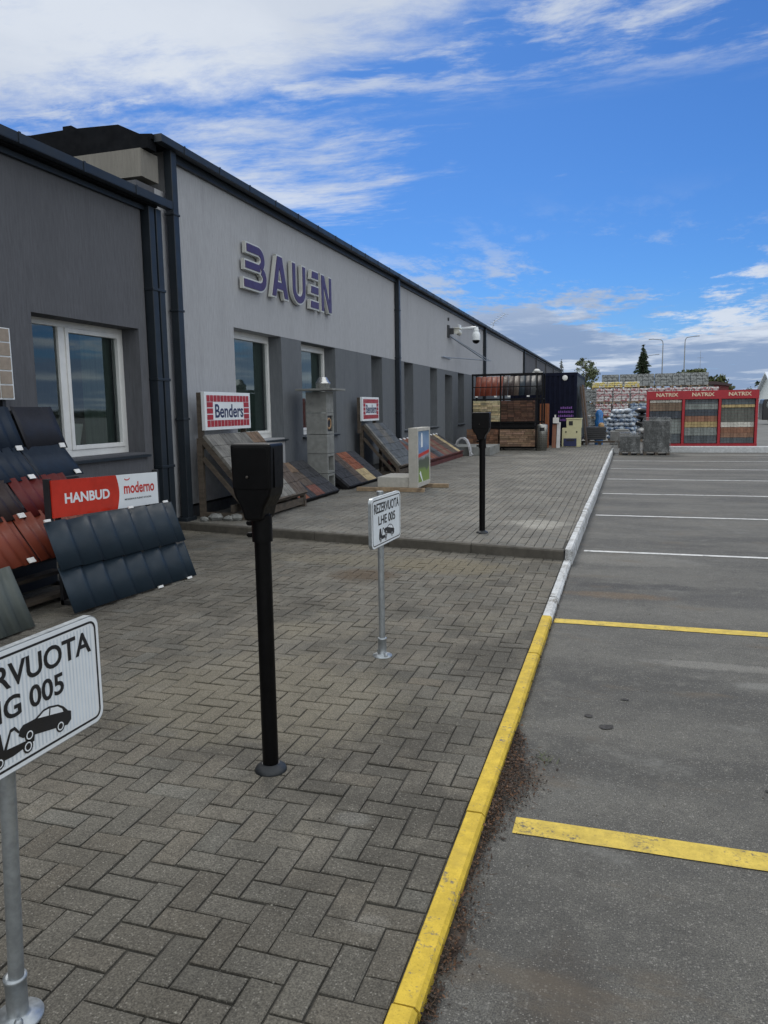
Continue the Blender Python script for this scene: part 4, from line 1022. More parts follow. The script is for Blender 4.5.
# waste bin
BI = thing('litter_bin', 'round perforated stainless steel litter bin beside the stone panel rack', 'bin', (-2.56, 25.9, TZ))
mb = MB(); mb.lathe((-2.56, 25.75, TZ), [(.15, 0), (.15, .05), (.175, .055), (.18, .84), (.165, .87), (.10, .885)], 28); bo_ = part('body', mb, mat('dull_steel', (.32, .32, .30), .35, .2, 30, metal=.9), BI)
mb = MB()
for a_ in (-100, -85, -70): q = R_(a_); mb.obox((-2.56+.178*math.cos(q), 25.75+.178*math.sin(q), TZ+.72), ((-math.sin(q), math.cos(q), 0), (math.cos(q), math.sin(q), 0), (0, 0, 1)), (.035, .006, .06))
part('opening', mb, M_ink, bo_)
mb = MB()
for zz in range(9):
    for a_ in range(-170, 0, 20): q = R_(a_); mb.obox((-2.56+.179*math.cos(q), 25.75+.179*math.sin(q), TZ+.12+zz*.06), ((-math.sin(q), math.cos(q), 0), (math.cos(q), math.sin(q), 0), (0, 0, 1)), (.010, .003, .010))
part('perforation', mb, M_ink, bo_)
# orange boards, white boards, yellow unit
mb = MB(); mb.box(-2.84, -2.50, 27.5, 27.58, TZ, 1.72)
for k in range(4): mb.box(-2.82+k*.08, -2.76+k*.08, 27.485, 27.5, TZ+.05, 1.68)
single('upright_display', mb, mat('orange_timber', (.26, .085, .03), .5, .25, 12, stretch=(5, 5, .6)), 'tall orange brown varnished timber panel between bin and container', 'panel', (-2.7, 27.5, TZ))
BD = [(-2.40, -2.26, .98, (.20, .075, .035), 'reddish narrow board leaning right of the litter bin'), (-2.24, -2.12, 1.05, (.52, .52, .52), 'white narrow board between reddish board and yellow unit')]
for x0, x1, z1, c, lab in BD:
    mb = MB(); mb.prism(((x0, 27.6, TZ), (0, 1, 0), (0, 0, 1)), [(0, 0), (.05, 0), (.30, z1-TZ), (.25, z1-TZ)], 0, x1-x0); single('display_board', mb, mat('board_%d' % int(c[1]*1000), c, .5), lab, 'board', ((x0+x1)/2, 27.7, TZ))
mb = MB(); mb.box(-2.38, -2.18, 27.75, 27.9, 1.02, 1.22); mb.box(-2.33, -2.28, 27.75, 27.8, 1.22, 1.32)
single('white_carton', mb, M_tag, 'small white carton on top of the boards right of the litter bin', 'box', (-2.28, 27.8, 1.02))
YU = thing('yellow_cabinet', 'pale yellow stepped cabinet with a dark lower opening beside the container', 'cabinet', (-1.78, 28.4, TZ))
M_yel = mat('pale_yellow', (.56, .53, .32), .5, .06, 5)
mb = MB(); mb.box(-2.10, -1.44, 28.3, 28.8, TZ, .83); mb.box(-1.95, -1.42, 28.3, 28.8, .83, 1.15); mb.box(-1.97, -1.40, 28.27, 28.82, 1.15, 1.18); part('housing', mb, M_yel, YU, .01)
mb = MB(); mb.box(-2.04, -1.58, 28.285, 28.299, TZ+.02, .46); part('recess', mb, M_navy, YU)
mb = MB(); mb.box(-1.94, -1.66, 28.275, 28.284, .36, .42); mb.box(-1.86, -1.72, 28.285, 28.299, .93, 1.08); mb.box(-1.98, -1.94, 28.285, 28.299, .66, .72); mb.box(-1.6, -1.56, 28.285, 28.299, .66, .72); part('label_plate', mb, M_ink, YU)

# ------------------------------------------------------------------ shipping container
CT = thing('shipping_container', 'dark navy shipping container with small purple print at the end of the terrace', 'container', (-2.3, 32, TZ))
M_ctn = mat('container_navy', (.005, .007, .020), .6, .15, 5, spec=.12); M_cts = mat('container_lit_side', (.06, .075, .085), .55, .2, 5)  # right side coloured lighter and bluish as if lit, front kept dark
cx0, cx1, cy0, cy1, cz1 = -4.1, -1.66, 29.2, 35.3, 2.86
mb = MB()
k = 0; x = cx0+.08
while x < cx1-.1: mb.box(x, x+.09, cy0+(.0 if k % 2 else .03), cy0+.06, TZ+.12, cz1-.1); x += .09; k += 1
mb.box(cx0+.05, cx1-.05, cy0+.06, cy1, TZ+.1, cz1-.04); part('front_panel', mb, M_ctn, CT)
mb = MB(); y = cy0+.1; k = 0
while y < cy1-.15: mb.box(cx1-.05, cx1-(.0 if k % 2 else .03), y, y+.13, TZ+.14, cz1-.12); y += .13; k += 1
part('side_panel', mb, M_cts, CT)
mb = MB()
for x in (cx0, cx1-.1):
    for y in (cy0-.012, cy1-.1): mb.box(x, x+.11, y, y+.11, TZ, cz1)
for y in (cy0-.010, cy1-.1): mb.box(cx0+.11, cx1-.1, y, y+.1, TZ+.02, TZ+.14); mb.box(cx0+.11, cx1-.1, y, y+.1, cz1-.12, cz1-.002)
for x in (cx0, cx1-.1): mb.box(x, x+.108, cy0+.1, cy1-.1, TZ+.02, TZ+.14); mb.box(x, x+.108, cy0+.1, cy1-.1, cz1-.12, cz1-.002)
part('frame', mb, M_ctn, CT)
for k, (t_, w_, x_) in enumerate(((6, .44, -2.24), (9, .60, -2.32), (9, .60, -2.32), (6, .44, -2.24))):
    mb = MB(); fc = (Vector((x_, cy0-.001, 1.52-k*.15)), (1, 0, 0), (0, 0, 1)); n_ = t_; cwid = w_/n_
    for q in range(n_): mb.prism(fc, [(q*cwid, 0), (q*cwid+cwid*.78, 0), (q*cwid+cwid*.70, .085*(.75+.25*(q % 2))), (q*cwid+.01, .085)], .001, .004)
    part('lettering', mb, mat('purple_print', (.16, .06, .28), .5), CT)
mb = MB(); mb.lathe((-2.09, cy0-.012, 2.66), [(.10, 0), (.098, -.02), (.085, -.03), (.02, -.032)], 20, 'Y')
single('round_lamp', mb, M_tag, 'round white lamp cover high on the navy container front', 'lamp', (-2.09, cy0, 2.66))
SH = thing('leaning_slabs', 'dark and brown slabs leaning against the right side of the container', 'slabs', (-1.4, 31, TZ))
for k, (a, h, m_) in enumerate(((29.6, 2.2, P_br), (30.3, 1.9, P_dk), (31.2, 2.3, P_tan), (32.2, 2.1, P_grey))):
    mb = MB(); mb.prism(((-1.60, a, TZ), (1, 0, 0), (0, 0, 1)), [(.28, 0), (.34, 0), (.08, h), (.02, h)], -.55, 0); part('slab', mb, m_, SH)

# ------------------------------------------------------------------ yard goods
def bag_mat(n, c, c2): return mat('bags_'+n, c, .45, .12, 6, .3, 30, col2=c2, c2scale=7, c2lo=.48, c2hi=.56)
Bred = bag_mat('red_white', (.58, .56, .55), (.32, .13, .14)); Byel = bag_mat('yellow', (.62, .52, .16), (.60, .60, .55)); Bgry = bag_mat('grey', (.27, .29, .29), (.12, .13, .13)); Bblu = bag_mat('blue_white', (.38, .45, .52), (.08, .14, .26)); Bwht = bag_mat('white', (.50, .54, .58), (.25, .32, .40))
Mpal = M_wood2
def pallet_stack(x, y, z, w, d, h, rows, m_, label, group, sag=.0, blocks=False):
    rt = thing('pallet_of_goods', label, 'pallet', (x, y, z), group)
    mb = MB()
    for k in range(3): mb.box(x-w/2+k*(w-.1)/2, x-w/2+k*(w-.1)/2+.1, y-d/2, y+d/2, z, z+.08)
    for k in range(5): mb.box(x-w/2, x+w/2, y-d/2+k*(d-.1)/4, y-d/2+k*(d-.1)/4+.1, z+.08, z+.10)
    part('pallet', mb, Mpal, rt)
    mb = MB(); rh = (h-.10)/rows
    for j in range(rows):
        nb = 2 if not blocks else 3
        for i in range(nb):
            ww = w/nb; ox = random.uniform(-.015, .015) if not blocks else 0
            for k2 in range(2):
                xa_, xb_ = x-w/2+i*ww+.008+ox, x-w/2+(i+1)*ww-.008+ox; ya2, yb2 = y-d/2+k2*d/2+.01+ox, y-d/2+(k2+1)*d/2-.01
                mb.box(xa_, xb_, ya2, yb2, z+.10+j*rh+.008, z+.10+(j+1)*rh-.004)
    part('goods', mb, m_, rt, .03 if not blocks else .006)
    return rt
GB = 'pallets of bagged goods in the yard'
# tier of red-white bag pallets, three tiers high
protos = {}
def add_pal(key, x, y, z, w, d, h, rows, m_, label, blocks=False):
    x += random.uniform(-.025, .025); y += random.uniform(-.08, .08)
    if key not in protos: o_ = protos[key] = pallet_stack(x, y, z, w, d, h, rows, m_, label, GB, blocks=blocks)
    else: o_ = copy_tree(protos[key], (x, y, z), label)
    o_.rotation_euler.z = random.uniform(-.05, .05)
for t in range(3):
    z = [.0, .92, 1.74][t]; hh = [.9, .8, .82][t]
    for c in range(7):
        x = -1.05+c*.93
        m_, key = (Bred, 'r%d' % t) if (t == 2 or (t == 1 and c < 2)) else (Bblu, 'b%d' % t)
        col = 'red and white' if m_ is Bred else 'blue and white'
        add_pal(key, x, 46, z, .88, 1.1, hh, 5, m_, '%s bag pallet, %s tier, %s from the left in the big yard stack' % (col, ['lowest', 'middle', 'top'][t], ['first', 'second', 'third', 'fourth', 'fifth', 'sixth', 'seventh'][c]))
for c in range(3):
    x = -1.42+c*.93
    for t in range(3): add_pal('g', x, 48.4, t*.86, .88, 1.1, .84, 5, Bgry, 'grey pallet under the yellow wrapped load, %s row, column %s' % (['bottom', 'middle', 'upper'][t], ['one', 'two', 'three'][c]))
    add_pal('y', x, 48.4, 2.59, .88, 1.1, .42, 3, Byel, ['leftmost', 'middle', 'rightmost'][c]+' yellow wrapped pallet on top of the yard stacks')
for c in range(7):
    x = -2.0+c*1.13
    for t in range(4):
        nm = ['first', 'second', 'third', 'fourth', 'fifth', 'sixth', 'seventh'][c]
        z = t*.93; 
        if c == 0 and t == 3: continue
        add_pal('k', x, 55, z, 1.10, 1.1, .92, 4, Bgry, 'grey block pallet in the rear yard stack, %s level, %s column' % (['ground', 'second', 'third', 'top'][t], nm), True)
# water bottle packs in front
BW = thing('bottle_pallet', 'pallet of pale blue wrapped rounded sacks left of the red tile display', 'pallet', (.05, 36, 0))
mb = MB(); mb.box(-.62, .55, 35.5, 36.5, .08, .12); 
for k in range(3): mb.box(-.6+k*.5, -.5+k*.5, 35.5, 36.5, -.0, .08)
part('pallet', mb, Mpal, BW)
rs = random.Random(3)
for j in range(7):
    mb = MB(); n = 5 if j < 5 else (4 if j == 5 else 3)
    for i in range(n):
        for yy in (35.62, 36.1):
            w = 1.12/5; mb.sphere((-.62+w*(i+.5)+(5-n)*w/2+rs.uniform(-.03, .03), yy, .22+j*.19+rs.uniform(-.02, .02)), .165, 9, 7, (1.0+rs.uniform(0, .25), 1.7, .66), .14)
    part('sack', mb, [Bblu, Bwht, Bblu, Bwht, Bblu, Bwht, Bwht][j], BW)
BKP = thing('black_pallet', 'black wrapped sacks with pale edges between blue sacks and red display', 'pallet', (1.05, 36.4, 0))
for j in range(5):
    mb = MB(); mb.sphere((.80+.05*(j % 2), 36.3, .22+j*.29), .24, 12, 8, (1.25, 2, .62), .04); part('sack', mb, [mat('black_wrap', (.02, .02, .022), .3), M_tag][1 if j == 1 else 0], BKP)
mb = MB()
for k in range(3): mb.box(.52+k*.26, .60+k*.26, 35.8, 36.9, 0, .1)
part('pallet', mb, Mpal, BKP)
# wrapped dark box on a pallet beside the container, blue wrap behind
WB = thing('dark_crate', 'dark grey slatted crate on a long low pallet right of the yellow cabinet', 'crate', (-1.05, 31, .0))
mb = MB(); mb.box(-1.42, -.62, 30.6, 31.4, .30, .80)
for k in range(6): mb.box(-1.44, -.60, 30.58, 30.6, .32+k*.08, .37+k*.08)
part('body', mb, mat('dark_crate', (.045, .047, .050), .6), WB, .01)
mb = MB(); mb.box(-1.62, -.05, 30.5, 30.62, .20, .27)
for x in (-1.6, -.9, -.15): mb.box(x, x+.12, 30.5, 31.4, TZ-.15, .20)
part('pallet', mb, M_wood, WB)
mb = MB(); mb.lathe((-.95, 33, 0), [(.17, 0), (.19, .3), (.15, .7), (.19, .95), (.15, 1.1), (.17, 1.3), (.10, 1.42), (.04, 1.46)], 7)
single('blue_sack', mb, mat('blue_film', (.03, .16, .42), .3, .3, 10), 'bright blue film wrapped sack behind the dark crate', 'sack', (-.95, 33, 0))
mb = MB(); mb.lathe((-.80, 31.0, .80), [(.10, 0), (.12, .05), (.09, .12), (.05, .16)], 12)
single('tan_bucket', mb, mat('tan_plastic', (.42, .28, .14), .6), 'small tan pot standing on the dark slatted crate', 'pot', (-.80, 31, .80))
mb = MB(); mb.box(-.5, .3, 33.2, 34.2, .0, .55); mb.box(-.3, .25, 33.3, 33.9, .55, .62)
single('concrete_block', mb, M_conc2, 'grey concrete block behind the smaller wrapped paver pile', 'block', (-.1, 33.6, 0), bevel=.02)
# two wrapped paver piles
def film(name, pts_lo, z1, label, m_, wobble, flare=None):
    rt = thing(name, label, 'pallet', ((pts_lo[0]+pts_lo[1])/2, (pts_lo[2]+pts_lo[3])/2, 0), 'film wrapped paver piles on the asphalt')
    x0, x1, y0, y1 = pts_lo
    mb = MB()
    for k in range(3): mb.box(x0+.03+k*(x1-x0-.16)/2, x0+.13+k*(x1-x0-.16)/2, y0+.02, y1-.02, .0, .09)
    mb.box(x0+.02, x1-.02, y0+.02, y1-.02, .09, .11); part('pallet', mb, M_wood, rt)
    mb = MB(); z = .11; lay = int((z1-.16)/.10)
    for j in range(lay):
        for i in range(6):
            w = (x1-x0-.08)/6; mb.tint = (random.uniform(.7, 1.2),)*3
            for q in range(5): d_ = (y1-y0-.08)/5; mb.box(x0+.04+i*w+.003, x0+.04+(i+1)*w-.003, y0+.04+q*d_+.003, y0+.04+(q+1)*d_-.003, z, z+.094)
        z += .10
    part('pavers', mb, m_, rt)
    # loose film skin
    mb = MB(); N, K = 44, 14; vs = []
    for k in range(K+1):
        t_ = k/K; zz = .06+(z1+.0-.06)*t_; rr = .96 if k == K else 1
        for i in range(N):
            q = i/N*4; sdn = int(q); f_ = q-sdn
            cx_, cy2 = [(x0+(x1-x0)*f_, y0), (x1, y0+(y1-y0)*f_), (x1-(x1-x0)*f_, y1), (x0, y1-(y1-y0)*f_)][sdn]
            mx, my = (x0+x1)/2, (y0+y1)/2; w_ = mnoise.noise(Vector((cx_*4, cy2*4, zz*7)))*wobble+mnoise.noise(Vector((cx_*11, cy2*11, zz*14+3)))*wobble*.6
            s_ = (1+w_)*rr*(1 if t_ < .93 else .95)
            px_, py_ = mx+(cx_-mx)*s_, my+(cy2-my)*s_
            if flare and cx_ < x0+.05: px_ -= flare*max(0, .75-t_)*(.7+.5*mnoise.noise(Vector((cy2*5, zz*6, 1))))
            vs.append((px_, py_, zz+w_*.25))
    fs = [(k*N+i, k*N+(i+1) % N, (k+1)*N+(i+1) % N, (k+1)*N+i) for k in range(K) for i in range(N)]
    mb.add(vs, fs, True); mb.add(vs[K*N:], [tuple(range(N))], False)
    part('film', mb, M_film, rt)
    return rt
m = bpy.data.materials.new('stretch_film'); m.use_nodes = True; t = m.node_tree; t.nodes.clear(); k = NB(t)
co = k.n('ShaderNodeTexCoord').outputs['Object']
p = k.n('ShaderNodeBsdfPrincipled'); p.inputs['Base Color'].default_value = (.24, .25, .25, 1); p.inputs['Roughness'].default_value = .2
tr = k.n('ShaderNodeBsdfTransparent'); mx = k.n('ShaderNodeMixShader')
t.links.new(k.mr(k.noise(k.mapping(co, (1, 1, .5)), 5, 5, .7), .42, .72, .12, .62), mx.inputs[0]); t.links.new(tr.outputs[0], mx.inputs[1]); t.links.new(p.outputs[0], mx.inputs[2])
bn = k.n('ShaderNodeBump'); bn.inputs['Strength'].default_value = .8; bn.inputs['Distance'].default_value = .02; k.put(bn.inputs['Height'], k.noise(co, 14, 4)); t.links.new(bn.outputs[0], p.inputs['Normal'])
o = k.n('ShaderNodeOutputMaterial'); t.links.new(mx.outputs[0], o.inputs[0]); M_film = m
MP = mat('paver_pile', (.070, .074, .074), .9, .15, 10, attr=True)
film('wrapped_paver_pile', (-.12, .60, 26.05, 27.1), .72, 'lower film wrapped paver pile with loose film spilling left, at the kerb end', MP, .03, .55)
film('wrapped_paver_pile', (.64, 1.50, 26.05, 27.1), 1.22, 'taller film wrapped paver pile right of the lower pile', MP, .05)

# white low kerb wall and red tile display
mb = MB(); mb.box(1.5, 14, 27.62, 27.95, -.05, .20); 
single('low_white_wall', mb, mat_paint('white_wall_paint', (.60, .62, .63), (.2, .2, .19), .60, .75, dirt=(.40, .41, .40)), 'long low white painted edging in front of the red tile display', 'wall', (7, 27.8, 0), bevel=.02)
ND = thing('tile_display', 'red framed three bay display of roof tile and paver rows headed NATRIX', 'display', (2.6, 29.4, 0))
M_nred = mat('display_red', (.33, .008, .018), .4, .08, 5)
yaw_n = .05
nu = Vector((1, yaw_n, 0)).normalized(); nv = Vector((0, 0, 1)); no = Vector((.86, 29.2, 0)); nw_ = Vector((-yaw_n, 1, 0)).normalized()
def nb_(mb, a, c, z0, z1, d0, d1): mb.prism((no, nu, nv), [(a, z0), (c, z0), (c, z1), (a, z1)], -d1, -d0)
bayw = 1.205; names_x = [0, bayw, 2*bayw, 3*bayw]
mb = MB()
for x in names_x: nb_(mb, x-.042, x+.042, .10, 2.08, 0, .25)
nb_(mb, -.05, 3*bayw+.05, 1.80, 2.10, -.012, .24); nb_(mb, -.05, 3*bayw+.05, .12, .22, -.008, .22); nb_(mb, .05, 3*bayw-.05, .22, 1.80, .18, .2)
part('frame', mb, M_nred, ND)
bays = [[(.10, 'white'), (.30, 'brown'), (.28, 'dark'), (.55, 'grey'), (.35, 'slate')],
        [(.17, 'slate'), (.22, 'grey'), (.25, 'dark'), (.22, 'red'), (.22, 'cream'), (.32, 'grey'), (.30, 'slate')],
        [(.20, 'slate'), (.10, 'cream'), (.50, 'dark2'), (.18, 'white'), (.20, 'red'), (.16, 'brown2'), (.20, 'slate')]]
cols_n = dict(white=(.50, .49, .44), brown=(.18, .13, .09), dark=(.055, .065, .08), grey=(.19, .21, .20), slate=(.085, .10, .11), red=(.24, .12, .075), cream=(.38, .29, .14), dark2=(.12, .125, .11), brown2=(.26, .15, .10))
for i, rows_ in enumerate(bays):
    z = 1.79; tot = sum(r[0] for r in rows_)
    for hh, cn in rows_:
        h = hh/tot*1.56; mb = MB(); n_ = 10
        for q in range(n_):
            a = names_x[i]+.06+(bayw-.12)*q/n_; c = names_x[i]+.06+(bayw-.12)*(q+1)/n_; t_ = random.uniform(.8, 1.2); mb.tint = (t_, t_, t_)
            rws = max(1, round(h/.1))
            for r_ in range(rws): nb_(mb, a+.003, c-.003, z-h+h*r_/rws+.004, z-h+h*(r_+1)/rws-.002, .05+.012*r_, .17)
        part('tile_row', mb, mat('tilerow_'+cn, cols_n[cn], .8, .15, 12, attr=True), ND); z -= h
for i in range(3):
    mb = MB(); o_ = no+nu*(names_x[i]+.27)+nv*1.90-nw_*.013; mb.text('NATRIX', (o_, nu, nv), .74, .13, .004, .03)
    part('lettering', mb, mat('gold_lettering', (.62, .50, .36), .5), ND)
mb = MB()
for x in (0, bayw, 2*bayw, 3*bayw): nb_(mb, x-.09, x+.09, 0, .10, 0, .35)
part('foot', mb, M_conc2, ND)

# far sheds, house, van
def gable(name, x0, x1, y0, y1, zw, zr, mw, mr_, label, axis='Y', cat='building', win=()):
    rt = thing(name, label, cat, ((x0+x1)/2, (y0+y1)/2, 0)); mb = MB(); mb.box(x0, x1, y0, y1, 0, zw)
    if axis == 'Y':
        xm = (x0+x1)/2; mb.prism(((0, y0+.001, 0), (1, 0, 0), (0, 0, 1)), [(x0, zw), (x1, zw), (xm, zr)], -(y1-y0-.002), 0)
        r = MB(); e = .4
        for s_ in (-1, 1):
            xe = (x0-e) if s_ < 0 else (x1+e); ze = zw-(zr-zw)*e/((x1-x0)/2)
            r.prism(((0, y0-e, 0), (1, 0, 0), (0, 0, 1)), [(xe, ze), (xm, zr+.02), (xm, zr+.2), (xe, ze+.18)], -(y1-y0+2*e), 0)
    else:
        ym = (y0+y1)/2; mb.prism(((x0+.001, 0, 0), (0, 1, 0), (0, 0, 1)), [(y0, zw), (y1, zw), (ym, zr)], 0, x1-x0-.002)
        r = MB(); e = .4
        for s_ in (-1, 1):
            ye = (y0-e) if s_ < 0 else (y1+e); ze = zw-(zr-zw)*e/((y1-y0)/2)
            r.prism(((x0-e, 0, 0), (0, 1, 0), (0, 0, 1)), [(ye, ze), (ym, zr+.02), (ym, zr+.2), (ye, ze+.18)], 0, x1-x0+2*e)
    part('wall', mb, mw, rt); part('roof', r, mr_, rt)
    for (a, c, za, zb) in win:
        q = MB(); q.box(a, c, y0-.04, y0-.01, za, zb); part('window', q, M_ink, rt)
    return rt
M_shedw = mat('shed_white', (.48, .50, .50), .6); M_shedr = mat('shed_maroon', (.13, .018, .022), .6); M_tin = mat('tin_roof', (.55, .60, .66), .35, .08, 3, stretch=(8, .3, 1)); M_hw = mat('house_white', (.50, .54, .54), .8)
SHD = thing('low_shed', 'flat roofed shed, white wall left and maroon wall right, behind the red tile display', 'building', (5.4, 62, 0))
mb = MB(); mb.box(4.0, 6.2, 60, 64, 0, 2.95); part('wall', mb, M_shedw, SHD)
mb = MB(); mb.box(6.2, 7.2, 59.9, 64, 0, 3.0); part('side_wall', mb, M_shedr, SHD)
mb = MB(); mb.prism(((3.9, 59.7, 0), (1, 0, 0), (0, 0, 1)), [(0, 2.96), (2.5, 3.02), (3.4, 2.9), (3.4, 3.05), (2.4, 3.25), (0, 3.2)], -4.6, 0); part('roof', mb, mat('shed_roof', (.05, .03, .032), .6), SHD)
gable('white_house', 15.3, 26, 88, 100, 2.7, 4.9, M_hw, M_tin, 'white house with pale metal roof at the right photo edge', 'X', win=((16.0, 16.8, .9, 1.9), (18.3, 19.3, .9, 1.9)))
VN = thing('parked_van', 'dark van parked in front of the white house at the right edge', 'van', (11.6, 66, 0))
mb = MB(); mb.prism(((10.3, 65.2, 0), (1, 0, 0), (0, 0, 1)), [(0, .35), (4.4, .35), (4.4, 1.1), (3.6, 1.25), (2.9, 1.9), (.1, 1.95), (0, 1.6)], -1.8, 0); part('body', mb, mat('van_paint', (.015, .016, .02), .2), VN, .06)
mb = MB(); mb.box(.3+10.3, 10.3+1.5, 65.19, 65.2, 1.25, 1.75); mb.box(10.3+1.7, 10.3+2.9, 65.19, 65.2, 1.25, 1.7); part('window', mb, M_glass, VN)
for x in (11.1, 13.9):
    mb = MB(); mb.lathe((x, 65.35, .36), [(.36, -.18), (.36, .04), (.2, .05)], 20, 'Y'); part('wheel', mb, M_ink, VN)
# long warehouse across the lot (seen only in the window glass)
WH = thing('warehouse', 'long pale warehouse across the parking lot, seen mirrored in the windows', 'building', (46, 15, 0))
mb = MB(); mb.box(45, 60, -30, 60, 0, 5.0); part('wall', mb, mat('warehouse_wall', (.20, .22, .22), .8), WH)
mb = MB(); mb.box(44.6, 60.4, -30.4, 60.4, 5.0, 5.5); part('roof', mb, M_roofm, WH)

# ------------------------------------------------------------------ trees, masts
def leaf_mat(n, c):
    m = mat('leaf_'+n, c, .6, .35, 3, col2=tuple(q*.55 for q in c), c2scale=1.2); return m
M_bark = mat('bark', (.07, .055, .04), .95, .3, 6)
def tree(kind, x, y, h, r, c, label, dens=2600, zb=.25, seedv=1):
    rnd = random.Random(seedv); rt = thing({'con': 'spruce_tree'}.get(kind, 'leafy_tree'), label, 'tree', (x, y, 0), 'trees beyond the yard')
    mb = MB(); top = Vector((x, y, h*.96)); mb.tube((x, y, 0), (x+.1, y, h*.5), h*.022, h*.014, 8); mb.tube((x+.1, y, h*.5), top, h*.014, .02, 8)
    limbs = []
    for i in range(26):
        t_ = zb+(.92-zb)*rnd.random(); a = rnd.random()*6.283
        rr = r*(1-t_)**.8*1.15 if kind == 'con' else r*math.sin(math.pi*min(1, max(.08, (t_-zb)/(1-zb))*.85+.12))
        e = Vector((x+rr*math.cos(a)*.85, y+rr*math.sin(a)*.85, h*(t_+(.02 if kind == 'con' else .10)))); s_ = Vector((x+.05, y, h*t_)); mb.tube(s_, e, h*.006, .015, 5, False); limbs.append((s_, e, rr))
    part('trunk', mb, M_bark, rt)
    mb = MB(); clumps = []
    for i in range(60 if kind != 'con' else 110):
        s_, e, rr = rnd.choice(limbs); f_ = rnd.uniform(.35, 1.1); clumps.append((s_.lerp(e, f_)+Vector((rnd.gauss(0, .12*r), rnd.gauss(0, .12*r), rnd.gauss(0, .10*r))), rnd.uniform(.10, .24)*r*(1 if kind != 'con' else .75)))
    if kind == 'con':
        for i in range(dens):
            tt = 1-math.sqrt(rnd.random()); z = h*(zb+(1-zb)*tt); lay_ = (tt*9) % 1; a = rnd.random()*6.283
            Rr = r*(1-tt)**.85*(.55+.45*(1-lay_))*(.75+.35*math.sin(a*3+int(tt*9)*2.1))
            rad = Rr*math.sqrt(rnd.uniform(.1, 1)); p_ = Vector((x+rad*math.cos(a), y+rad*math.sin(a), z-rad*.12))
            q1 = Vector((math.cos(a), math.sin(a), -.25)); q2 = Vector((rnd.gauss(0, 1), rnd.gauss(0, 1), rnd.gauss(0, 1))).normalized(); s2 = r*.085*rnd.uniform(.6, 1.4)
            t_ = rnd.uniform(.6, 1.45); mb.tint = (t_, t_, t_*.9); mb.add([p_-q1*s2, p_+q2*s2*.5, p_+q1*s2, p_-q2*s2*.5], [(0, 1, 2, 3)])
    for i in range(dens if kind != 'con' else 0):
        c_, cr2 = rnd.choice(clumps); d = Vector((rnd.gauss(0, 1), rnd.gauss(0, 1), rnd.gauss(0, .8)))*cr2*.6; p_ = c_+d
        if p_.z > h: continue
        a = Vector((rnd.gauss(0, 1), rnd.gauss(0, 1), rnd.gauss(0, 1))).normalized(); b2 = a.cross(Vector((rnd.gauss(0, 1), rnd.gauss(0, 1), rnd.gauss(0, 1)))).normalized(); s2 = r*.075*rnd.uniform(.6, 1.4)
        t_ = rnd.uniform(.6, 1.45); mb.tint = (t_, t_, t_*.9)
        mb.add([p_-a*s2, p_+b2*s2*.6, p_+a*s2, p_-b2*s2*.6], [(0, 1, 2, 3)])
    part('crown', mb, mat('leaf_'+c[0], c[1], .7, .3, 2, attr=True), rt)
    return rt
LG = ('grey_green', (.085, .105, .055)); LD = ('dark', (.030, .050, .026)); LM = ('mid', (.060, .075, .025))
def TZ_(z, f): return 1.6+(z-1.6)*f
tree('leafy', -5.1, 110, 8.2, 1.9, LG, 'pale grey green birch like tree above the container end', 2600, .2, 3)
tree('con', 2.6, 120, 10.4, 3.0, LD, 'tall dark pointed spruce above the grey block pallets', 5200, .15, 5)
tree('leafy', 10.6, 115, 6.4, 3.4, LM, 'dense round olive green tree between the lamp masts and shed', 9000, .12, 8)
tree('con', -8.8, 115, 8.7, 1.5, LD, 'small dark spruce tip just above the end of the hall roof', 1800, .15, 9)
tree('leafy', 18.6, 118, 4.6, 2.6, LD, 'low dark tree right of the maroon shed', 1800, .1, 12)
tree('leafy', 26.5, 120, 4.9, 2.6, LD, 'low tree beside the gable of the white house', 1600, .1, 15)
tree('leafy', 34.0, 125, 8.2, 4.2, LM, 'leafy tree cut off by the right photo edge, above the white house roof', 3000, .15, 17)
M_mast = mat('mast_grey', (.22, .24, .26), .5)
for (x, y, h, dirx, lab) in ((5.3, 120, 11.2, -1, 'tall lamp mast with arm pointing left, beside the dark spruce'), (8.3, 120, 11.4, .95, 'tall curved lamp mast with arm pointing right'), (3.9, 150, 10.8, 1.1, 'shortest lamp mast, farther away behind the two tall masts')):
    rt = thing('lamp_mast', lab, 'street lamp', (x, y, 0), 'lamp masts beyond the yard')
    mb = MB(); mb.tube((x, y, 0), (x+.02, y, h*.93), .12, .07, 10); pr_ = Vector((x+.02, y, h*.93))
    for k_ in range(1, 7):
        q = R_(90*k_/6); nx_ = Vector((x+.02+dirx*.35*(1-math.cos(q)), y, h*.93+h*.06*math.sin(q))); mb.tube(pr_, nx_, .06, .06, 8, False); pr_ = nx_
    e = pr_+Vector((dirx*1.0, 0, .12)); mb.tube(pr_, e, .06, .05, 8); part('mast', mb, M_mast, rt)
    mb = MB(); mb.obox(e+Vector((.3*dirx, 0, 0)), ((1, 0, .05), (0, 1, 0), (0, 0, 1)), (.35, .13, .05)); part('lamp_head', mb, M_mast, rt)
mb = MB(); mb.tube((10.3, 118, 0), (10.3, 118, 9.2), .05, .02, 6); mb.tube((9.9, 118, 8.2), (10.7, 118, 8.2), .02, .02, 5)
single('antenna_mast', mb, M_mast, 'thin antenna mast rising behind the round olive tree', 'antenna', (10.3, 118, 0))
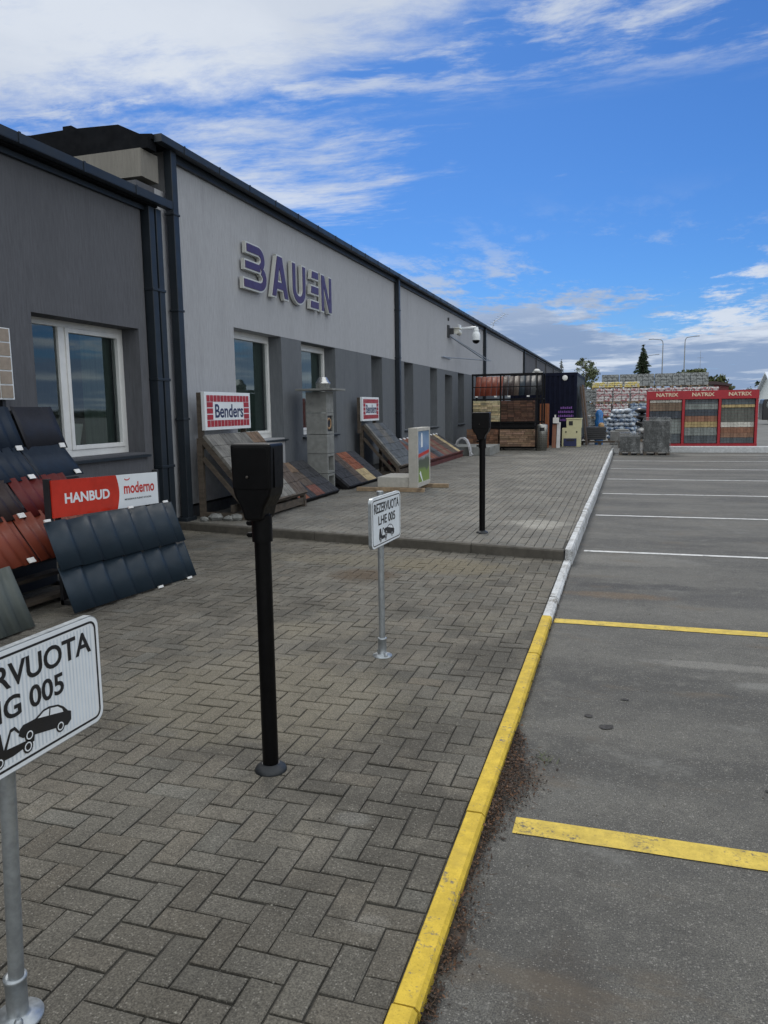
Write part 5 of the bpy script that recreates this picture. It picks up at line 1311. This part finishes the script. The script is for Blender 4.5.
# distant treeline strip
mb = MB(); rnd = random.Random(4)
for i in range(9000):
    x = rnd.uniform(-60, 260); y = rnd.uniform(230, 262); hh = 2.2+1.6*mnoise.noise(Vector((x*.05, 1, 0)))+1.0*mnoise.noise(Vector((x*.25, 2, 0))); z = rnd.random()**.7*max(.8, hh)
    a = Vector((rnd.gauss(0, 1), rnd.gauss(0, 1), rnd.gauss(0, 1))).normalized(); b2 = a.cross(Vector((rnd.gauss(0, 1), rnd.gauss(0, 1), rnd.gauss(0, 1)))).normalized(); s2 = rnd.uniform(.4, .9)
    t_ = rnd.uniform(.6, 1.4); mb.tint = (t_, t_, t_); mb.add([Vector((x, y, z))-a*s2, Vector((x, y, z))+b2*s2, Vector((x, y, z))+a*s2, Vector((x, y, z))-b2*s2], [(0, 1, 2, 3)])
single('distant_wood', mb, mat('leaf_far', (.05, .065, .05), .8, .3, .3, attr=True), 'low distant wood along the horizon', 'wood', (0, 240, 0), kind='stuff')

# ------------------------------------------------------------------ cameras and brackets on the wall
def GXp(y, z, x=0): return Vector((WX+x, y, z))
C1 = thing('security_camera', 'white bullet security camera on a plate high on the hall wall, left of the dome', 'camera', (WX, 25.9, 4.2))
mb = MB(); mb.box(WX, WX+.05, 25.2, 25.4, 3.95, 4.35); mb.box(WX, WX+.04, 25.28, 25.36, 4.5, 4.6); mb.box(WX+.05, WX+.2, 25.28, 25.34, 4.05, 4.25); part('bracket', mb, M_plinth, C1)
mb = MB(); mb.tube((WX+.28, 25.35, 4.16), (WX+.30, 25.75, 4.12), .10, .09, 16); mb.box(WX+.18, WX+.38, 25.3, 25.8, 4.24, 4.27); part('housing', mb, mat('cream_plastic', (.60, .60, .54), .45), C1, .01)
D1 = thing('dome_camera', 'large white dome security camera with black bubble hanging from a wall arm', 'camera', (WX, 29.5, 4.4))
mb = MB(); mb.tube((WX, 27.1, 4.40), (WX+.62, 27.1, 4.42), .05, n=10); mb.tube((WX+.62, 27.1, 4.44), (WX+.62, 27.1, 4.30), .07, .10, 14); mb.box(WX, WX+.06, 26.95, 27.25, 4.26, 4.54); part('arm', mb, M_white, D1)
mb = MB(); mb.lathe((WX+.62, 27.1, 3.98), [(.145, 0), (.15, .08), (.15, .18), (.12, .27), (.06, .33)], 24); part('housing', mb, M_white, D1)
mb = MB(); mb.sphere((WX+.62, 27.1, 3.98), .13, 20, 12, (1, 1, .95)); part('bubble', mb, M_black, D1)
mb = MB(); mb.tube((WX+.02, 24.3, 3.25), (WX+.98, 28.1, 3.31), .016, n=6); mb.tube((WX+.02, 25.4, 4.02), (WX+.85, 27.5, 3.32), .022, n=6); mb.tube((WX+.02, 25.7, 4.02), (WX+.93, 27.9, 3.33), .014, n=6)
mb.box(WX, WX+.03, 24.5, 25.6, 3.25, 3.29)
single('wall_bracket', mb, M_galv, 'thin steel bracket with two stays projecting from the hall wall under the cameras', 'bracket', (WX, 25.5, 3.3))
mb = MB(); ax, ay, az = WX+.15, 33.5, 5.02
mb.tube((ax, ay, az), (ax+.1, ay, az+.35), .012, n=6); mb.tube((ax, ay-.4, az+.12), (ax+.35, ay+1.4, az+.75), .012, n=6)
for k in range(7): c = Vector((ax, ay-.4, az+.12)).lerp(Vector((ax+.35, ay+1.4, az+.75)), k/6); mb.tube(c-Vector((.16, 0, -.05)), c+Vector((.16, 0, -.05)), .006, n=5)
single('roof_antenna', mb, M_galv, 'small aerial tilted on the hall gutter above the dome camera', 'antenna', (ax, ay, az))
mb = MB(); mb.lathe((-2.95, 27.6, 2.85), [(.07, -.02), (.12, 0), (.11, .05), (.05, .09)], 16); mb.box(-3.1, -2.75, 27.55, 27.65, 2.80, 2.84); mb.box(-2.97, -2.93, 27.56, 27.64, 2.2, 2.82)
single('yard_floodlight', mb, M_tag, 'small white lamp housing above the right end of the tile rack', 'lamp', (-2.95, 27.6, 2.2))

# ------------------------------------------------------------------ leaf litter along the kerb
mb = MB(); rnd = random.Random(11)
def lw(y):
    w = .055+.05*mnoise.noise(Vector((y*2.6, 0, 0)))
    w += .15*math.exp(-((y-3.1)/.28)**2)+.03*math.exp(-((y-2.2)/.4)**2)
    return max(.015, w) if y < 3.9 else max(.006, .02+.02*mnoise.noise(Vector((y*1.5, 3, 0))))
for i in range(6500):
    y = (rnd.gauss(3.08, .20) if rnd.random() < .30 else rnd.uniform(1.0, 3.6)) if rnd.random() < .95 else rnd.uniform(3.9, 7.5)
    if rnd.random() > .35+1.1*abs(mnoise.noise(Vector((y*5.3, 9, 0))))+(1.0 if y > 2.6 else 0): continue
    w = lw(y)*.85; x = KX1+.004+abs(rnd.gauss(0, .42))*w
    t_ = (x-KX1)/max(w, .01); z = .004+max(0, .028*(1-t_))*rnd.random()+.002; s2 = rnd.uniform(.002, .0075)*(1.7 if rnd.random() < .06 else 1)
    a = Vector((rnd.gauss(0, 1), rnd.gauss(0, 1), rnd.gauss(0, .45))).normalized(); b2 = a.cross(Vector((rnd.gauss(0, .4), rnd.gauss(0, .4), 1))).normalized()
    mb.mat = 0; cc = rnd.choice([(.6, .6, .6), (1, .9, .8), (1.6, 1.2, .9), (.4, .4, .4), (2.2, 1.5, 1.0), (.7, .55, .5)]); mb.tint = cc
    P = Vector((x, y, z)); mb.add([P-a*s2, P+b2*s2*.6, P+a*s2*rnd.uniform(.8, 1.6), P-b2*s2*.5], [(0, 1, 2, 3)])
for i in range(160):     # twigs and stalks
    y = rnd.uniform(1.1, 3.8); x = KX1+abs(rnd.gauss(0, .6))*lw(y)+.01; a = rnd.random()*6.28; l = rnd.uniform(.01, .035); P = Vector((x, y, .012+rnd.random()*.015)); mb.tint = (1.8, 1.4, 1.0); mb.tube(P, P+Vector((l*math.cos(a), l*math.sin(a), rnd.uniform(-.004, .008))), .0008, n=4, cap=False)
single('leaf_litter', mb, mat('litter', (.050, .037, .028), .95, .3, 40, attr=True), 'dark brown leaf litter along the yellow kerb', 'leaf litter', (KX1, 2.5, 0), kind='stuff')
mb = MB(); N = 90; vs = []
for i in range(N+1):
    y = 1.0+3.0*i/N; w = lw(y)*.5*max(.05, .55+1.1*mnoise.noise(Vector((y*4.1, 7, 0))))
    for j in range(5):
        t_ = j/4; vs.append((KX1-.004+w*t_*(1+.15*mnoise.noise(Vector((y*30, t_, 0)))), y, .002+.022*(1-t_)**1.2*(.6+.6*abs(mnoise.noise(Vector((y*14, t_*3, 0)))))))
mb.add(vs, [(i*5+j, i*5+j+1, (i+1)*5+j+1, (i+1)*5+j) for i in range(N) for j in range(4)], True)
single('soil_drift', mb, M_soil, 'thin drift of dark soil against the yellow kerb', 'soil', (KX1, 2.5, 0), kind='stuff')
# a few weeds and crumbs on the paving
mb = MB(); rnd = random.Random(5)
for (x, y, z, n) in ((-1.05, 4.35, PZ, 14), (-.31, 3.35, 0, 24), (-1.3, 6.6, PZ, 8)):
    for i in range(n):
        a = rnd.random()*6.28; l = rnd.uniform(.015, .05); P = Vector((x+rnd.gauss(0, .03), y+rnd.gauss(0, .03), z)); mb.tint = (rnd.uniform(.7, 1.3),)*3
        e = P+Vector((l*math.cos(a), l*math.sin(a), l*.5)); s_ = Vector((-math.sin(a), math.cos(a), 0))*.003; mb.add([P-s_, P+s_, e], [(0, 1, 2)])
single('weeds', mb, mat('weed_green', (.06, .075, .03), .7, attr=True), 'tiny weeds growing in the paving joints and by the kerb', 'weeds', (0, 0, 0), kind='stuff')
mb = MB(); rnd = random.Random(6)
for i in range(420):
    x = rnd.uniform(-3, 2.2); y = rnd.uniform(1.2, 7.5); z = PZ if x < KX0 else 0.0
    if KX0-.01 < x < KX1+.02: continue
    r = rnd.uniform(.0015, .0045); t_ = rnd.uniform(.5, 1.6); mb.tint = (t_, t_, t_*.95); mb.sphere((x, y, z+r*.5), r, 5, 3, (1.2, 1, .7), .2)
single('grit', mb, mat('grit', (.20, .19, .17), .9, attr=True), 'scattered small grit on asphalt and paving', 'grit', (0, 0, 0), kind='stuff')
